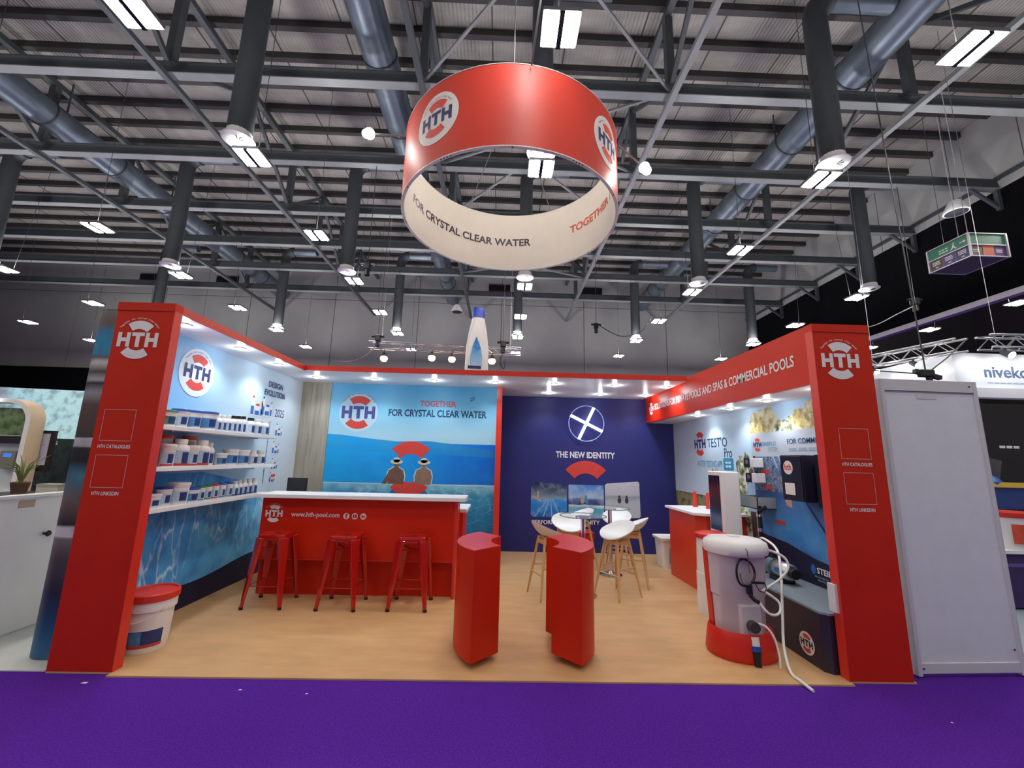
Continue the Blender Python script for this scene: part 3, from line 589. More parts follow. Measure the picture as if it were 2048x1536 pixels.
# glowing cross in a clear disc on the navy wall
t = thing('cross_light', 'round clear disc with a glowing white cross on the navy wall', 'light', (5.11, D2, 2.41))
FX = Fr((0, 0, 0), (1, 0, 0)); mb = MB()
ringp = [(0.345 * math.cos(2 * PI * k / 48), -0.04, 0.345 * math.sin(2 * PI * k / 48)) for k in range(49)]
MB().tube(ringp, 0.008, 8, False).build('rim', mat('frosted_rim', (150, 170, 220), 0.3, emit=(150, 175, 235), es=0.35), t, smooth=0.8)
for k, a in enumerate((64, -26)):
    c, s_ = 0.345 * math.cos(math.radians(a)), 0.345 * math.sin(math.radians(a))
    if k == 0: MB().bar((-c, -0.045, -s_), (c, -0.045, s_), 0.05, 0.03, up=(0, 1, 0)).build('light_tube', GLOWX, t)
    else:
        for sgn in (1, -1): MB().bar((sgn * c * 0.09, -0.045, sgn * s_ * 0.09), (sgn * c, -0.045, sgn * s_), 0.05, 0.03, up=(0, 1, 0)).build('light_tube', GLOWX, t)
MB().tube([(0, 0, 0), (0, -0.04, 0)], 0.03, 12).build('mount', ALU, t)

# ------------------------------------------------------------------ shelves and the products on them
SHZ = (1.93, 1.545, 1.17)
for i, z in enumerate(SHZ):
    t = thing('wall_shelf', '%s white display shelf on the sky-printed wall' % ('top', 'middle', 'lowest')[i], 'shelf', (0, 0, z), group='product shelves')
    MB().box((0.002, 0.12, -0.04), (0.32, 2.32, 0)).build('board', WHITE, t, bevel=0.003)
    for y in (0.5, 1.95): MB().prism([(0.002, y), (0.26, y), (0.26, y + 0.02), (0.002, y + 0.02)], -0.055, -0.041).build('bracket', ALU, t)
LABC = {'navy': mat('navy_label', (30, 52, 110), 0.4, var=0.15, vscale=40), 'blue': mat('blue_label', (74, 132, 184), 0.4, var=0.2, vscale=30),
        'green': mat('green_label', (74, 130, 96), 0.4, var=0.2, vscale=30), 'pale': mat('pale_label', (176, 196, 214), 0.4, var=0.08, vscale=30), 'red': mat('red_label', (186, 58, 56), 0.4, var=0.1, vscale=30)}
LIDC = {'green': mat('green_lid', (60, 140, 74), 0.4, var=0.03), 'blue': mat('blue_lid', (42, 92, 176), 0.4, var=0.03), 'navy': mat('navy_lid', (34, 56, 128), 0.4, var=0.03),
        'white': PLAST, 'orange': mat('orange_lid', (222, 84, 38), 0.4, var=0.03), 'red': mat('scarlet_lid', (206, 52, 36), 0.4, var=0.03), 'black': BLACK}
PC = {}
def product(kind, y, z, w_, h, lid, lab, label, x=0.19, stripe=None, group='products on the stand shelves'):
    """kind: tub (wide lid) or bottle (shouldered, small cap); w_ is the width"""
    t = thing('product_' + kind, label, kind, (x, y, z), rz=-0.62 + random.uniform(-0.12, 0.12), group=group); r = w_ / 2
    key = (kind, round(w_, 3), round(h, 3), lid, lab, stripe)
    if key not in PC:
        a0, a1 = -0.95, 0.95
        if kind == 'tub':
            body = MB().lathe([(r * 0.86, 0), (r * 0.88, 0.004), (r * 0.96, h * 0.78), (r * 1.0, h * 0.8), (r * 1.0, h * 0.87)], 26).mesh('body', PLAST, 0.6)
            cap = MB().lathe([(r * 1.03, h * 0.87), (r * 1.06, h * 0.88), (r * 1.06, h * 0.98), (r * 1.0, h), (r * 0.9, h * 0.985), (0, h * 0.985)], 26).mesh('lid', LIDC[lid], 0.6)
            lb = MB().lathe([(r * 0.895, h * 0.10), (r * 0.955, h * 0.62)], 14, a0=a0, a1=a1).mesh('label_wrap', LABC['pale' if lab == 'navy' else lab])
            ls = MB().lathe([(r * 0.91, h * 0.16), (r * 0.953, h * 0.56)], 8, a0=-0.05, a1=0.75).mesh('label_panel', LABC['navy'])
        else:
            body = MB().lathe([(r * 0.94, 0), (r, 0.006), (r, h * 0.62), (r * 0.92, h * 0.72), (r * 0.62, h * 0.80), (r * 0.55, h * 0.82)], 22).mesh('body', PLAST, 0.7)
            cap = MB().lathe([(r * 0.66, h * 0.82), (r * 0.66, h * 0.98), (r * 0.58, h), (0, h)], 20).mesh('cap', LIDC[lid], 0.6)
            lb = MB().lathe([(r * 1.012, h * 0.06), (r * 1.012, h * 0.58)], 14, a0=a0, a1=a1).mesh('label_wrap', LABC['pale' if lab == 'navy' else lab])
            ls = MB().lathe([(r * 1.02, h * 0.10), (r * 1.02, h * 0.52)], 8, a0=-0.1, a1=0.7).mesh('label_panel', LABC['navy'])
        sp = MB().lathe([(r * (0.90 if kind == 'tub' else 1.022), h * 0.03), (r * (0.905 if kind == 'tub' else 1.022), h * 0.11)], 14, a0=a0, a1=a1).mesh('label_band', LABC[stripe]) if stripe else None
        PC[key] = (body, cap, lb, ls, sp)
    b, c, l, l2, sp = PC[key]
    put('body', b, t); put('lid' if kind == 'tub' else 'cap', c, t); lo = put('label_wrap', l, t); put('label_panel', l2, lo)
    if sp: put('label_band', sp, lo)
    return t
Z1, Z2, Z3 = SHZ
product('tub', 0.50, Z1, 0.16, 0.155, 'green', 'green', 'white tub with green lid at the pillar end of the top shelf')
product('tub', 0.665, Z1, 0.15, 0.185, 'blue', 'navy', 'white tub with blue lid beside the green-lidded tub on the top shelf')
product('tub', 0.84, Z1, 0.16, 0.19, 'blue', 'blue', 'white tub with blue lid, third along the top shelf')
product('tub', 1.05, Z1, 0.20, 0.20, 'blue', 'blue', 'widest blue-lidded white tub, fourth along the top shelf')
for i, (y, ld) in enumerate(((1.235, 'white'), (1.325, 'white'), (1.415, 'white'), (1.51, 'black'), (1.605, 'black'), (1.705, 'black'))):
    product('bottle', y, Z1, 0.082, 0.185 + 0.006 * i, ld, 'navy', 'slim white bottle with %s cap and navy label, %s of six on the top shelf' % (ld, ordn(i)))
for i, y in enumerate((1.86, 2.03, 2.19)): product('bottle', y, Z1, 0.115, 0.21, 'black' if i == 0 else 'white', 'navy', 'wide white bottle, %s of the three at the timeline end of the top shelf' % ordn(i))
product('tub', 0.385, Z2, 0.11, 0.16, 'red', 'red', 'small white tub with red lid at the pillar end of the middle shelf', stripe='red')
product('tub', 0.53, Z2, 0.13, 0.215, 'white', 'navy', 'white tub with red-banded label in front of an orange container, middle shelf', stripe='red', x=0.23)
product('bottle', 0.68, Z2, 0.16, 0.27, 'white', 'navy', 'tall white canister with domed cap, first on the middle shelf', stripe='red', x=0.234)
product('tub', 0.83, Z2, 0.13, 0.21, 'white', 'navy', 'white tub with red band between the two tall canisters', stripe='red', x=0.24)
product('bottle', 0.98, Z2, 0.16, 0.27, 'white', 'navy', 'tall white canister with domed cap, second on the middle shelf', stripe='red', x=0.234)
product('bottle', 1.15, Z2, 0.12, 0.25, 'white', 'pale', 'white bottle with ribbed screw cap on the middle shelf')
for i, y in enumerate((0.50, 0.67, 0.84, 1.01)):
    product('tub', y, Z2, 0.13, (0.27, 0.31, 0.27, 0.31)[i], 'orange', 'red', 'orange-lidded container at the back of the middle shelf, %s from the pillar' % ordn(i), x=0.075)
product('tub', 1.37, Z2, 0.135, 0.135, 'white', 'blue', 'low white tub with flat lid on the middle shelf')
product('tub', 1.55, Z2, 0.16, 0.185, 'white', 'blue', 'white tub with blue label after the low tub, middle shelf')
product('tub', 1.77, Z2, 0.17, 0.18, 'white', 'blue', 'white tub with blue label before the last two bottles, middle shelf')
for i, y in enumerate((2.0, 2.17)): product('bottle', y, Z2, 0.13, 0.18, 'white', 'navy', 'short white bottle with navy panel, %s from the end tub on the middle shelf' % ordn(i))
product('tub', 0.47, Z3, 0.16, 0.12, 'white', 'navy', 'low wide white tub at the pillar end of the lowest shelf')
product('tub', 0.62, Z3, 0.13, 0.18, 'navy', 'navy', 'white tub with navy lid on the lowest shelf')
product('tub', 0.80, Z3, 0.19, 0.21, 'white', 'navy', 'big square-labelled white tub on the lowest shelf')
product('tub', 0.985, Z3, 0.15, 0.145, 'blue', 'blue', 'pale tub with thin blue lid on the lowest shelf')
for i, y in enumerate((1.13, 1.235, 1.35, 1.47, 1.60, 1.71, 1.80, 1.895, 2.0, 2.12)):
    ld = ('green', 'green', 'red', 'blue', 'blue', 'white', 'white', 'white', 'white', 'white')[i]
    product('bottle' if i > 4 else 'tub', y, Z3, 0.086, 0.155 + 0.004 * i, ld, 'pale', 'narrow white %s with %s top, %s of ten on the lowest shelf' % ('bottle' if i > 4 else 'tub', ld, ordn(i)), stripe={'green': 'green', 'red': 'red', 'blue': 'blue'}.get(ld, 'navy'))

# ------------------------------------------------------------------ bar counter and red metal stools
t = thing('bar_counter', 'long red bar counter with white top and web address lettering', 'counter', (0, 0, 0))
MB().box((0.46, 1.70, 1.155), (3.03, 2.18, 1.20)).build('counter_top', WHITE, t, bevel=0.004)
MB().box((0.51, 1.80, 0.42), (2.92, 2.1, 1.155)).build('front_panel', RED, t); MB().box((0.50, 1.90, 0.0), (2.90, 2.1, 0.42)).build('plinth', RED, t)
MB().box((2.90, 1.795, 0.0), (2.935, 2.1, 1.155)).build('end_panel', REDEDGE, t); MB().box((0.50, 2.1, 0), (2.98, 2.75, 0.98)).build('back_unit', RED, t)
MB().box((0.48, 2.1, 0.98), (3.03, 2.78, 1.02)).build('work_top', WHITE, t, bevel=0.004)
MB().box((0.505, 1.794, 0.42), (2.905, 1.80, 0.428)).build('panel_edge', REDEDGE, t)
FC = Fr((0, 1.80, 0), (1, 0, 0))
logo(FC, 0.665, 0.96, 0.105, WPRINT, WPRINT, t); text('lettering', FC, 'www.hth-pool.com', 0.875, 1.47, 0.91, 0.985, WPRINT, t, 0.02)
for k, x in enumerate((1.555, 1.66, 1.765)):
    ic = printed('social_icon', FC, [ell(x, 0.945, 0.038, n=24)], WPRINT, t, 0.002)
    if k == 0: text('icon_mark', FC, 'f', x - 0.012, x + 0.016, 0.915, 0.978, RED, ic, 0.04)
    elif k == 1: printed('icon_mark', FC, [rrect(x - 0.026, 0.926, x + 0.026, 0.964, 0.01)], RED, ic, 0.003); printed('icon_mark', FC, [[(x - 0.007, 0.936), (x + 0.01, 0.945), (x - 0.007, 0.954)]], WPRINT, ic, 0.004)
    else: text('icon_mark', FC, 'in', x - 0.022, x + 0.022, 0.925, 0.967, RED, ic, 0.04)
t = thing('monitor', 'small black monitor standing behind the bar beside the timber strip', 'monitor', (0.50, 2.62, 1.0215))
MB().box((-0.11, -0.03, 0.12), (0.17, 0.0, 0.33)).build('screen_case', BLACK, t, bevel=0.004); MB().box((0.01, -0.03, 0.0), (0.05, 0.0, 0.14)).build('stand', BLACK, t)
MB().lathe([(0.09, 0), (0.09, 0.012), (0, 0.014)], 20, c=(0.03, -0.02)).build('foot', BLACK, t)
printed('screen', Fr((0, -0.031, 0), (1, 0, 0)), [rect(-0.1, 0.13, 0.16, 0.32)], mat('dim_screen', (36, 40, 44), 0.2, var=0.4, vscale=8), t, 0.001)

SR = mat('red_gloss_metal', (186, 24, 20), 0.22, metal=0.25, coat=0.5, var=0.04)
def rsq(h, r, z, n=5): return [(x, y, z) for x, y in rrect(-h, -h, h, h, r, n)]
def red_stool(label, loc, rz):
    t = thing('bar_stool', label, 'stool', loc, rz, group='red metal bar stools')
    mb = MB().loft([rsq(0.150, 0.04, 0.715), rsq(0.160, 0.045, 0.765), rsq(0.153, 0.045, 0.778), rsq(0.135, 0.04, 0.774)]); mb.build('seat', SR, t, smooth=0.9)
    printed('seat_slot', Fr((0, 0, 0.7745), (1, 0, 0), (0, 1, 0)), [rrect(-0.035, -0.009, 0.035, 0.009, 0.008)], BLACK, t, 0.0005)
    for sx in (-1, 1):
        for sy in (-1, 1):
            top = Vector((0.128 * sx, 0.128 * sy, 0.74)); bot = Vector((0.205 * sx, 0.205 * sy, 0.02))
            lg = MB().bar(top, bot, 0.115, 0.055, w2=0.040, h2=0.028, up=(sx, sy, 0)).build('leg', SR, t, bevel=0.008)
            MB().bar(bot + Vector((0, 0, 0.008)), (bot.x * 1.01, bot.y * 1.01, 0.0), 0.034, 0.034, up=(sx, sy, 0)).build('foot_cap', BLACK, lg)
    k = 0.182
    for a, b in (((-k, -k), (k, -k)), ((k, -k), (k, k)), ((k, k), (-k, k)), ((-k, k), (-k, -k))):
        MB().bar((a[0], a[1], 0.235), (b[0], b[1], 0.235), 0.022, 0.010).build('foot_rail', SR, t)
    for a, b in (((-0.12, -0.12), (0.12, 0.12)), ((-0.12, 0.12), (0.12, -0.12))): MB().bar((a[0], a[1], 0.62), (b[0], b[1], 0.62), 0.02, 0.008).build('cross_brace', SR, t)
    return t
red_stool('red metal bar stool under the emblem end of the bar', (0.855, 1.565, 0), 0.03)
red_stool('red metal bar stool at the middle of the bar', (1.68, 1.55, 0), -0.02)
red_stool('red metal bar stool closest to the curved red plinths', (2.455, 1.57, 0), 0.0)

# ------------------------------------------------------------------ curved red plinths
def totem(label, mid):
    t = thing('display_plinth', label, 'plinth', (3.71, 0.52, 0), group='curved red plinths'); n = 24
    def poly(r0, r1, h):
        A = [math.radians(mid - h + 2 * h * i / n) for i in range(n + 1)]
        return [(r1 * math.cos(a), r1 * math.sin(a)) for a in A] + [(r0 * math.cos(a), r0 * math.sin(a)) for a in reversed(A)]
    MB().prism(poly(0.325, 0.64, 45), 0.055, 0.925).build('body', RED, t, smooth=0.5, bevel=0.002); MB().prism(poly(0.325, 0.64, 45), 0.925, 0.93).build('top', mat('red_lit_top', (204, 60, 52), 0.3, var=0.03), t)  # pinker top: reflected light is put into its colour
    for r_, a in ((0.40, -30), (0.56, -34), (0.40, 30), (0.56, 34)):
        x, y = r_ * math.cos(math.radians(mid + a)), r_ * math.sin(math.radians(mid + a))
        MB().tube([(x - 0.012, y, 0.025), (x + 0.012, y, 0.025)], 0.025, 14).build('caster', BLACK, t)
        MB().box((x - 0.02, y - 0.02, 0.045), (x + 0.02, y + 0.02, 0.055)).build('caster_plate', ALU, t)
    return t
totem('curved red plinth nearer the bar stools, notch facing its twin', 180)
totem('curved red plinth in front of the glass tables, notch facing its twin', 0)

# ------------------------------------------------------------------ glass tables and shell stools
def glass_table(label, x, y):
    t = thing('bar_table', label, 'table', (x, y, 0), group='round glass bar tables')
    MB().lathe([(0.0, 0.975), (0.30, 0.975), (0.305, 0.98), (0.30, 0.987), (0.0, 0.987)], 40).build('glass_top', GLASS, t, smooth=0.7)
    MB().tube([(0.303 * math.cos(2 * PI * k / 48), 0.303 * math.sin(2 * PI * k / 48), 0.981) for k in range(49)], 0.0055, 8, False).build('glass_edge', mat('glass_edge_tint', (96, 118, 120), 0.15, var=0.05), t, smooth=0.9)
    MB().tube([(0, 0, 0.02), (0, 0, 0.96)], 0.03, 16).build('column', CHROME, t, smooth=0.8); MB().lathe([(0.1, 0.955), (0.1, 0.974), (0.0, 0.974)], 24).build('top_plate', CHROME, t, smooth=0.7)
    MB().lathe([(0.17, 0), (0.17, 0.012), (0.13, 0.02), (0.05, 0.035), (0.032, 0.07)], 32).build('base', CHROME, t, smooth=0.8)
glass_table('round glass bar table on chrome column behind the curved plinth', 4.56, 2.03)
glass_table('round glass bar table on chrome column near the navy wall', 5.17, 3.02)
SHELL = mat('white_shell_plastic', (226, 228, 228), 0.35, var=0.02)
def shell_mesh():
    V = []; F = []; nr, na = 9, 36
    for i in range(nr + 1):
        r = i / nr
        for j in range(na):
            a = 2 * PI * j / na; back = max(0.0, -math.sin(a)) if True else 0
            rx, ry = 0.235, 0.215 - 0.02 * math.sin(a)
            z = 0.735 + r ** 2.6 * (0.03 + 0.15 * (0.5 - 0.5 * math.sin(a)) ** 1.6) - 0.05 * r ** 4 * max(0, math.sin(a)) ** 2
            V.append((rx * r * math.cos(a) * (1.0), ry * r * math.sin(a), z))
    for i in range(nr):
        for j in range(na):
            k = (j + 1) % na; F.append((i * na + j, (i + 1) * na + j, (i + 1) * na + k, i * na + k))
    m_ = MB(); m_.add(V, F); n = len(V)
    m_.add([(x * 0.985, y * 0.985, z - 0.016) for x, y, z in V], [tuple(reversed(f)) for f in F])
    o = nr * na
    m_.F += [(o + j, n + o + j, n + o + (j + 1) % na, o + (j + 1) % na) for j in range(na)]; m_.I += [0] * na
    return m_.mesh('seat_shell', SHELL, 0.9)
SHM = shell_mesh()
def shell_stool_proto():
    t = thing('shell_stool', 'x', 'stool', (0, 0, 0), 0, group='white shell bar stools'); put('seat_shell', SHM, t)
    P = []
    for sx, sy in ((-1, -1), (1, -1), (1, 1), (-1, 1)):
        top = Vector((0.10 * sx, 0.10 * sy, 0.715)); bot = Vector((0.215 * sx, 0.205 * sy, 0.0)); P.append((top, bot))
        MB().tube([top, bot.lerp(top, 0.35), bot], [0.018, 0.017, 0.011], 10).build('leg', OAK, t, smooth=0.8)
    def at(i, z): a, b = P[i]; return b.lerp(a, z / 0.715)
    for i, z in enumerate((0.28, 0.36, 0.28, 0.36)): MB().tube([at(i, z), at((i + 1) % 4, z)], 0.010, 8).build('rung', OAK, t, smooth=0.8)
    for i, z in enumerate((0.60, 0.60, 0.60, 0.60)): MB().bar(at(i, 0.66), at((i + 1) % 4, 0.66), 0.02, 0.045).build('seat_rail', OAK, t)
    MB().box((-0.09, -0.09, 0.70), (0.09, 0.09, 0.722)).build('seat_plate', OAK, t)
    return t
stools = [((4.45, 2.62, 0), 0.2, 'white shell stool behind the first glass table, facing the aisle'), ((4.11, 2.0, 0), -1.25 - PI, 'white shell stool half hidden by the curved red plinth'),
          ((5.01, 2.06, 0), 2.13 - PI, 'white shell stool in front of the group with its seat rim turned to the bar'), ((4.78, 3.46, 0), 1.9 - PI, 'white shell stool by the navy wall, seen from its side behind the first column'),
          ((5.38, 3.40, 0), 2.72 - PI, 'white shell stool furthest back below the misty lake photo'), ((5.36, 2.55, 0), 1.25 - PI, 'white shell stool beside the second glass table with curved back turned outward')]
sp0 = shell_stool_proto()
for i, (l, rz, lb) in enumerate(stools):
    if i == 0: sp0.location = l; sp0.rotation_euler = (0, 0, rz + PI); sp0['label'] = lb
    else: copy_tree(sp0, l, rz + PI, label=lb)
t = thing('storage_cube', 'low red box standing against the navy wall behind the stools', 'box', (4.92, 4.2, 0))
MB().box((-0.22, -0.2, 0.0), (0.22, 0.2, 0.42)).build('box_body', RED, t, bevel=0.006); MB().box((-0.225, -0.205, 0.42), (0.225, 0.205, 0.44)).build('box_lid', RED, t, bevel=0.004)

# ------------------------------------------------------------------ treatment display along the outer wall
t = thing('display_counter', 'dark navy low counter with grey top and round emblem under the pool panel', 'counter', (0, 0, 0))
pl = [(6.22, 0.15), (6.27, 0.10), (6.83, 0.10), (6.83, 1.5), (6.22, 1.5)]
MB().prism(pl[::-1], 0.0, 0.455).build('body', mat('aubergine_laminate', (40, 32, 52), 0.45, var=0.08, vscale=3), t)
MB().prism([(6.212, 0.148), (6.265, 0.092), (6.83, 0.092), (6.83, 1.505), (6.215, 1.505)][::-1], 0.455, 0.472).build('counter_top', mat('grey_laminate', (130, 142, 150), 0.35, var=0.04), t)
FP = Fr((6.22, 0, 0), (0, -1, 0)); logo(FP, -0.33, 0.15, 0.075, mat('black_print', (30, 26, 36), 0.5), REDP, t, disc=WPRINT, tag=False, off=0.004, dr=1.25)

FE = Fr((6.785, 0, 0), (0, -1, 0))
t = thing('demo_panel', 'large board with grey header and swimming pool photo above the dark counter', 'panel', (0, 0, 0))
MB().box((6.785, 0.10, 0.472), (6.828, 1.87, 2.10)).build('board', mat('grey_header_print', (176, 184, 194), 0.45, var=0.02), t)
DPP = ramp('deep_pool_photo', 'Z', 0.7, 1.5, [(0.0, (30, 86, 160)), (0.5, (64, 134, 200)), (0.8, (70, 116, 176)), (1.0, (50, 70, 120))], wob=0.25, wscale=3, mottle=((96, 164, 216), 3, 0.5))
printed('pool_photo', FE, [rect(-1.85, 0.62, -0.12, 1.42)], DPP, t)
printed('stand_photo', FE, [rect(-1.85, 1.38, -0.12, 1.80)], speckle('grandstand_photo', [(30, 36, 64), (70, 88, 130), (120, 140, 170), (60, 62, 84), (170, 176, 190)], 14), t, 0.0025)
for k in range(5): printed('roof_strut_print', FE, [[(-1.45 + 0.1 * k, 1.80), (-1.42 + 0.1 * k, 1.80), (-1.36 + 0.1 * k, 1.66), (-1.385 + 0.1 * k, 1.66)]], PBLUE, t, 0.0032)
printed('lane_rope_print', FE, [[(-1.02, 1.38), (-0.99, 1.38), (-0.42, 0.72), (-0.47, 0.72)]], NAVYP, t, 0.003)
printed('navy_wave_print', FE, [[(-1.85, 0.475), (-0.12, 0.475), (-0.12, 0.72), (-0.5, 0.70), (-0.9, 0.74), (-1.3, 0.82), (-1.85, 0.86)]], NAVYD, t, 0.0035)
printed('arm_print', FE, [[(-1.32, 1.55), (-1.29, 1.55), (-1.27, 1.42), (-1.17, 1.30), (-1.17, 1.22), (-1.26, 1.24), (-1.31, 1.38)]], SK2, t, 0.0036)
logo(FE, -1.73, 1.95, 0.085, NAVYP, REDP, t, tag=False, off=0.003)
text('lettering', FE, 'EASIFLO', -1.62, -1.36, 1.93, 1.98, MATS['aqua_print'], t, 0.01); text('lettering', FE, 'SYSTEM', -1.52, -1.34, 1.86, 1.91, mat('grey_print', (120, 128, 140), 0.5), t)
text('lettering', FE, 'FOR COMMERCIAL', -1.16, -0.45, 1.94, 2.0, TEALP, t, 0.015); fine_print(FE, -1.14, -0.5, 1.86, 1.895, mat('faint_grey_print', (150, 158, 168), 0.5), t, 0.003, 4)
for z, y in ((1.615, 1.62), (1.425, 1.58), (1.03, 1.40), (1.29, 0.55)):
    tg = printed('red_tag', FE, [rect(-y - 0.09, z - 0.022, -y + 0.09, z + 0.022)], REDP, t, 0.0045)
printed('swirl_mark', FE, [ell(-0.93, 0.63, 0.035, 0.05, 18)], BLUEP, t, 0.005); text('lettering', FE, 'STEIEL', -0.88, -0.64, 0.60, 0.66, WPRINT, t, 0.03, 0.005)
fine_print(FE, -0.92, -0.72, 0.558, 0.574, MATS['grey_print'], t, 0.005, 4); fine_print(FE, -0.88, -0.76, 0.528, 0.544, MATS['grey_print'], t, 0.005, 2)

t = thing('control_cabinet', 'black cabinet with round red and white badge fixed to the pool board', 'cabinet', (6.53, 0.60, 1.335))
MB().box((0.0, 0.0, 0.0), (0.25, 0.33, 0.47)).build('case', mat('blue_black_metal', (26, 28, 48), 0.4, metal=0.2, var=0.08), t, bevel=0.004)
dfr = Fr((0, 0, 0), (0, -1, 0)); MB().box((-0.012, 0.012, 0.012), (-0.0, 0.318, 0.458)).build('door', MATS['blue_black_metal'], t, bevel=0.003)
d = printed('badge', dfr, [ell(-0.20, 0.34, 0.072, n=32)], WPRINT, t, 0.0135); text('badge_lettering', dfr, 'hth', -0.252, -0.148, 0.312, 0.378, REDP, d, 0.03, 0.0145)
printed('data_sheet', dfr, [rect(-0.27, 0.06, -0.12, 0.18)], WPRINT, t, 0.0135)
t = thing('wall_screen', 'black screen mounted beside the badge cabinet on the pool board', 'screen', (6.62, 0.15, 1.29))
MB().box((0, 0, 0), (0.04, 0.40, 0.52)).build('screen_case', BLACK, t, bevel=0.004); MB().box((0.04, 0.15, 0.2), (0.165, 0.25, 0.3)).build('wall_mount', BLACK, t)
for k, (y, z, lb) in enumerate(((1.62, 1.66, 'upper small dosing pump with white face on the pool board'), (1.60, 1.47, 'lower small dosing pump with white face on the pool board'))):
    t = thing('dosing_pump', lb, 'pump', (6.66, y, z), group='dosing pumps on the board')
    MB().box((0.0, 0.10, 0), (0.117, 0.24, 0.12)).build('pump_case', mat('blue_black_metal'), t, bevel=0.005); MB().box((-0.01, 0.0, 0.0), (0.117, 0.095, 0.12)).build('pump_head', PLAST, t, bevel=0.01)
    printed('dial', dfr, [ell(-0.17, 0.07, 0.03, n=16)], ALU, t, 0.001); MB().tube([(0.03, 0.05, 0.12), (0.03, 0.05, 0.145)], 0.012, 10).build('port', BLACK, t)
t = thing('parts_tray', 'clear-sided tray bracketed to the pool board', 'tray', (6.55, 1.45, 1.17))
MB().box((0, 0, 0), (0.23, 0.36, 0.012)).build('tray_floor', BLACK, t); MB().box((0, 0, 0.012), (0.008, 0.36, 0.14)).build('tray_front', mat('smoked_plastic', (150, 156, 160), 0.2, var=0.05), t)
MB().box((0, 0, 0.012), (0.23, 0.008, 0.14)).build('tray_side', MATS['smoked_plastic'], t); MB().box((0, 0.352, 0.012), (0.23, 0.36, 0.14)).build('tray_side', MATS['smoked_plastic'], t)
t = thing('sample_pipe', 'black pipe with chrome joints rising in front of the pool board', 'pipe', (6.55, 1.42, 0.472))
MB().tube([(0, 0, 0), (0, 0, 0.74)], 0.024, 12).build('pipe_body', BLACK, t, smooth=0.8)
for z in (0.2, 0.45, 0.62): MB().lathe([(0.036, z), (0.036, z + 0.04)], 16).build('joint', CHROME, t, smooth=0.7)
MB().tube([(0, 0, 0.60), (-0.02, -0.02, 0.68), (0.02, -0.1, 0.74)], 0.02, 10).build('elbow', BLACK, t, smooth=0.8); MB().lathe([(0.045, 0.0), (0.045, 0.02), (0, 0.022)], 16).build('flange', BLACK, t)
t = thing('water_pump', 'stainless steel water pump lying on the dark counter', 'pump', (6.52, 1.02, 0.472))
MB().tube([(0, -0.13, 0.12), (0, -0.11, 0.12), (0, 0.10, 0.12), (0, 0.12, 0.12)], [0.07, 0.085, 0.085, 0.07], 22).build('motor_barrel', ALU, t, smooth=0.7)
MB().tube([(0, 0.12, 0.12), (0, 0.20, 0.12)], 0.095, 22).build('pump_housing', mat('blue_grey_cast', (96, 120, 132), 0.4, metal=0.4, var=0.05), t, smooth=0.6)
MB().box((-0.06, -0.08, 0), (0.06, 0.16, 0.045)).build('foot', BLACK, t); MB().tube([(0, 0.16, 0.2), (0, 0.16, 0.27)], 0.03, 14).build('outlet', BLACK, t); MB().tube([(0, -0.19, 0.12), (0, -0.13, 0.12)], 0.05, 16).build('end_cover', BLACK, t)
printed('rating_plate', Fr((-0.086, 0, 0), (0, -1, 0)), [rect(-0.03, 0.10, 0.05, 0.15)], BLUEP, t, 0.001)

# ------------------------------------------------------------------ granule feeder with its hoses
t = thing('granule_feeder', 'white granule feeder with round lid and red tub base, hoses on its back', 'feeder', (5.72, 0.50, 0), 0.0)
def oval(cx, cy, rx, ry, z, n=32, flat=1.0): return [(cx + rx * math.cos(2 * PI * k / n), cy + (ry if math.sin(2 * PI * k / n) > 0 else ry * flat) * math.sin(2 * PI * k / n), z) for k in range(n)]
GREY = mat('lilac_grey_plastic', (196, 188, 194), 0.45, var=0.03)
MB().loft([oval(0, 0, 0.22, 0.2, 0.05, flat=0.75), oval(0, 0, 0.236, 0.21, 0.50, flat=0.8), oval(0, 0.0, 0.25, 0.22, 0.515, flat=0.8), oval(0, 0, 0.262, 0.23, 0.89, flat=0.85)]).build('barrel', GREY, t, smooth=0.6)
MB().loft([oval(0, 0, 0.245, 0.235, 0.865), oval(0, 0, 0.278, 0.262, 0.88), oval(0, 0, 0.288, 0.27, 0.925), oval(0, 0, 0.275, 0.258, 0.975), oval(0, 0, 0.235, 0.22, 1.0), oval(0, 0, 0.12, 0.11, 1.006)]).build('lid', PLAST, t, smooth=0.9)
MB().lathe([(0.06, 1.004), (0.055, 1.016), (0, 1.016)], 20, c=(0.02, 0.05)).build('lid_boss', PLAST, t, smooth=0.7); printed('lid_slot', Fr((0, 0, 1.004), (1, 0, 0), (0, 1, 0)), [rrect(-0.09, -0.17, -0.03, -0.155, 0.006)], BLACK, t, -0.012)
RT = mat('red_rotomould', (206, 34, 22), 0.4, var=0.05, vscale=3)
MB().loft([oval(0, 0, 0.295, 0.255, 0.0), oval(0, 0, 0.31, 0.268, 0.03), oval(0, 0, 0.285, 0.255, 0.20), oval(0, 0, 0.265, 0.24, 0.235), oval(0, 0, 0.24, 0.215, 0.19)]).build('tub_base', RT, t, smooth=0.7)
MB().bar((-0.23, 0.06, 0.2), (-0.262, 0.06, 0.9), 0.014, 0.09, up=(0, 1, 0)).build('side_rib', mat('red_rotomould'), t, bevel=0.008)
for x0, z0, z1, dpt in ((-0.09, 0.12, 0.46, -0.19),): MB().box((x0, dpt - 0.015, z0), (0.09, dpt + 0.05, z1)).build('back_housing', GREY, t, bevel=0.01)
v = MB().tube([(-0.01, -0.20, 0.30), (-0.01, -0.27, 0.30)], 0.045, 18).build('tap_knob', mat('dark_grey_plastic', (58, 54, 56), 0.5, var=0.1, vscale=20), t, smooth=0.6)
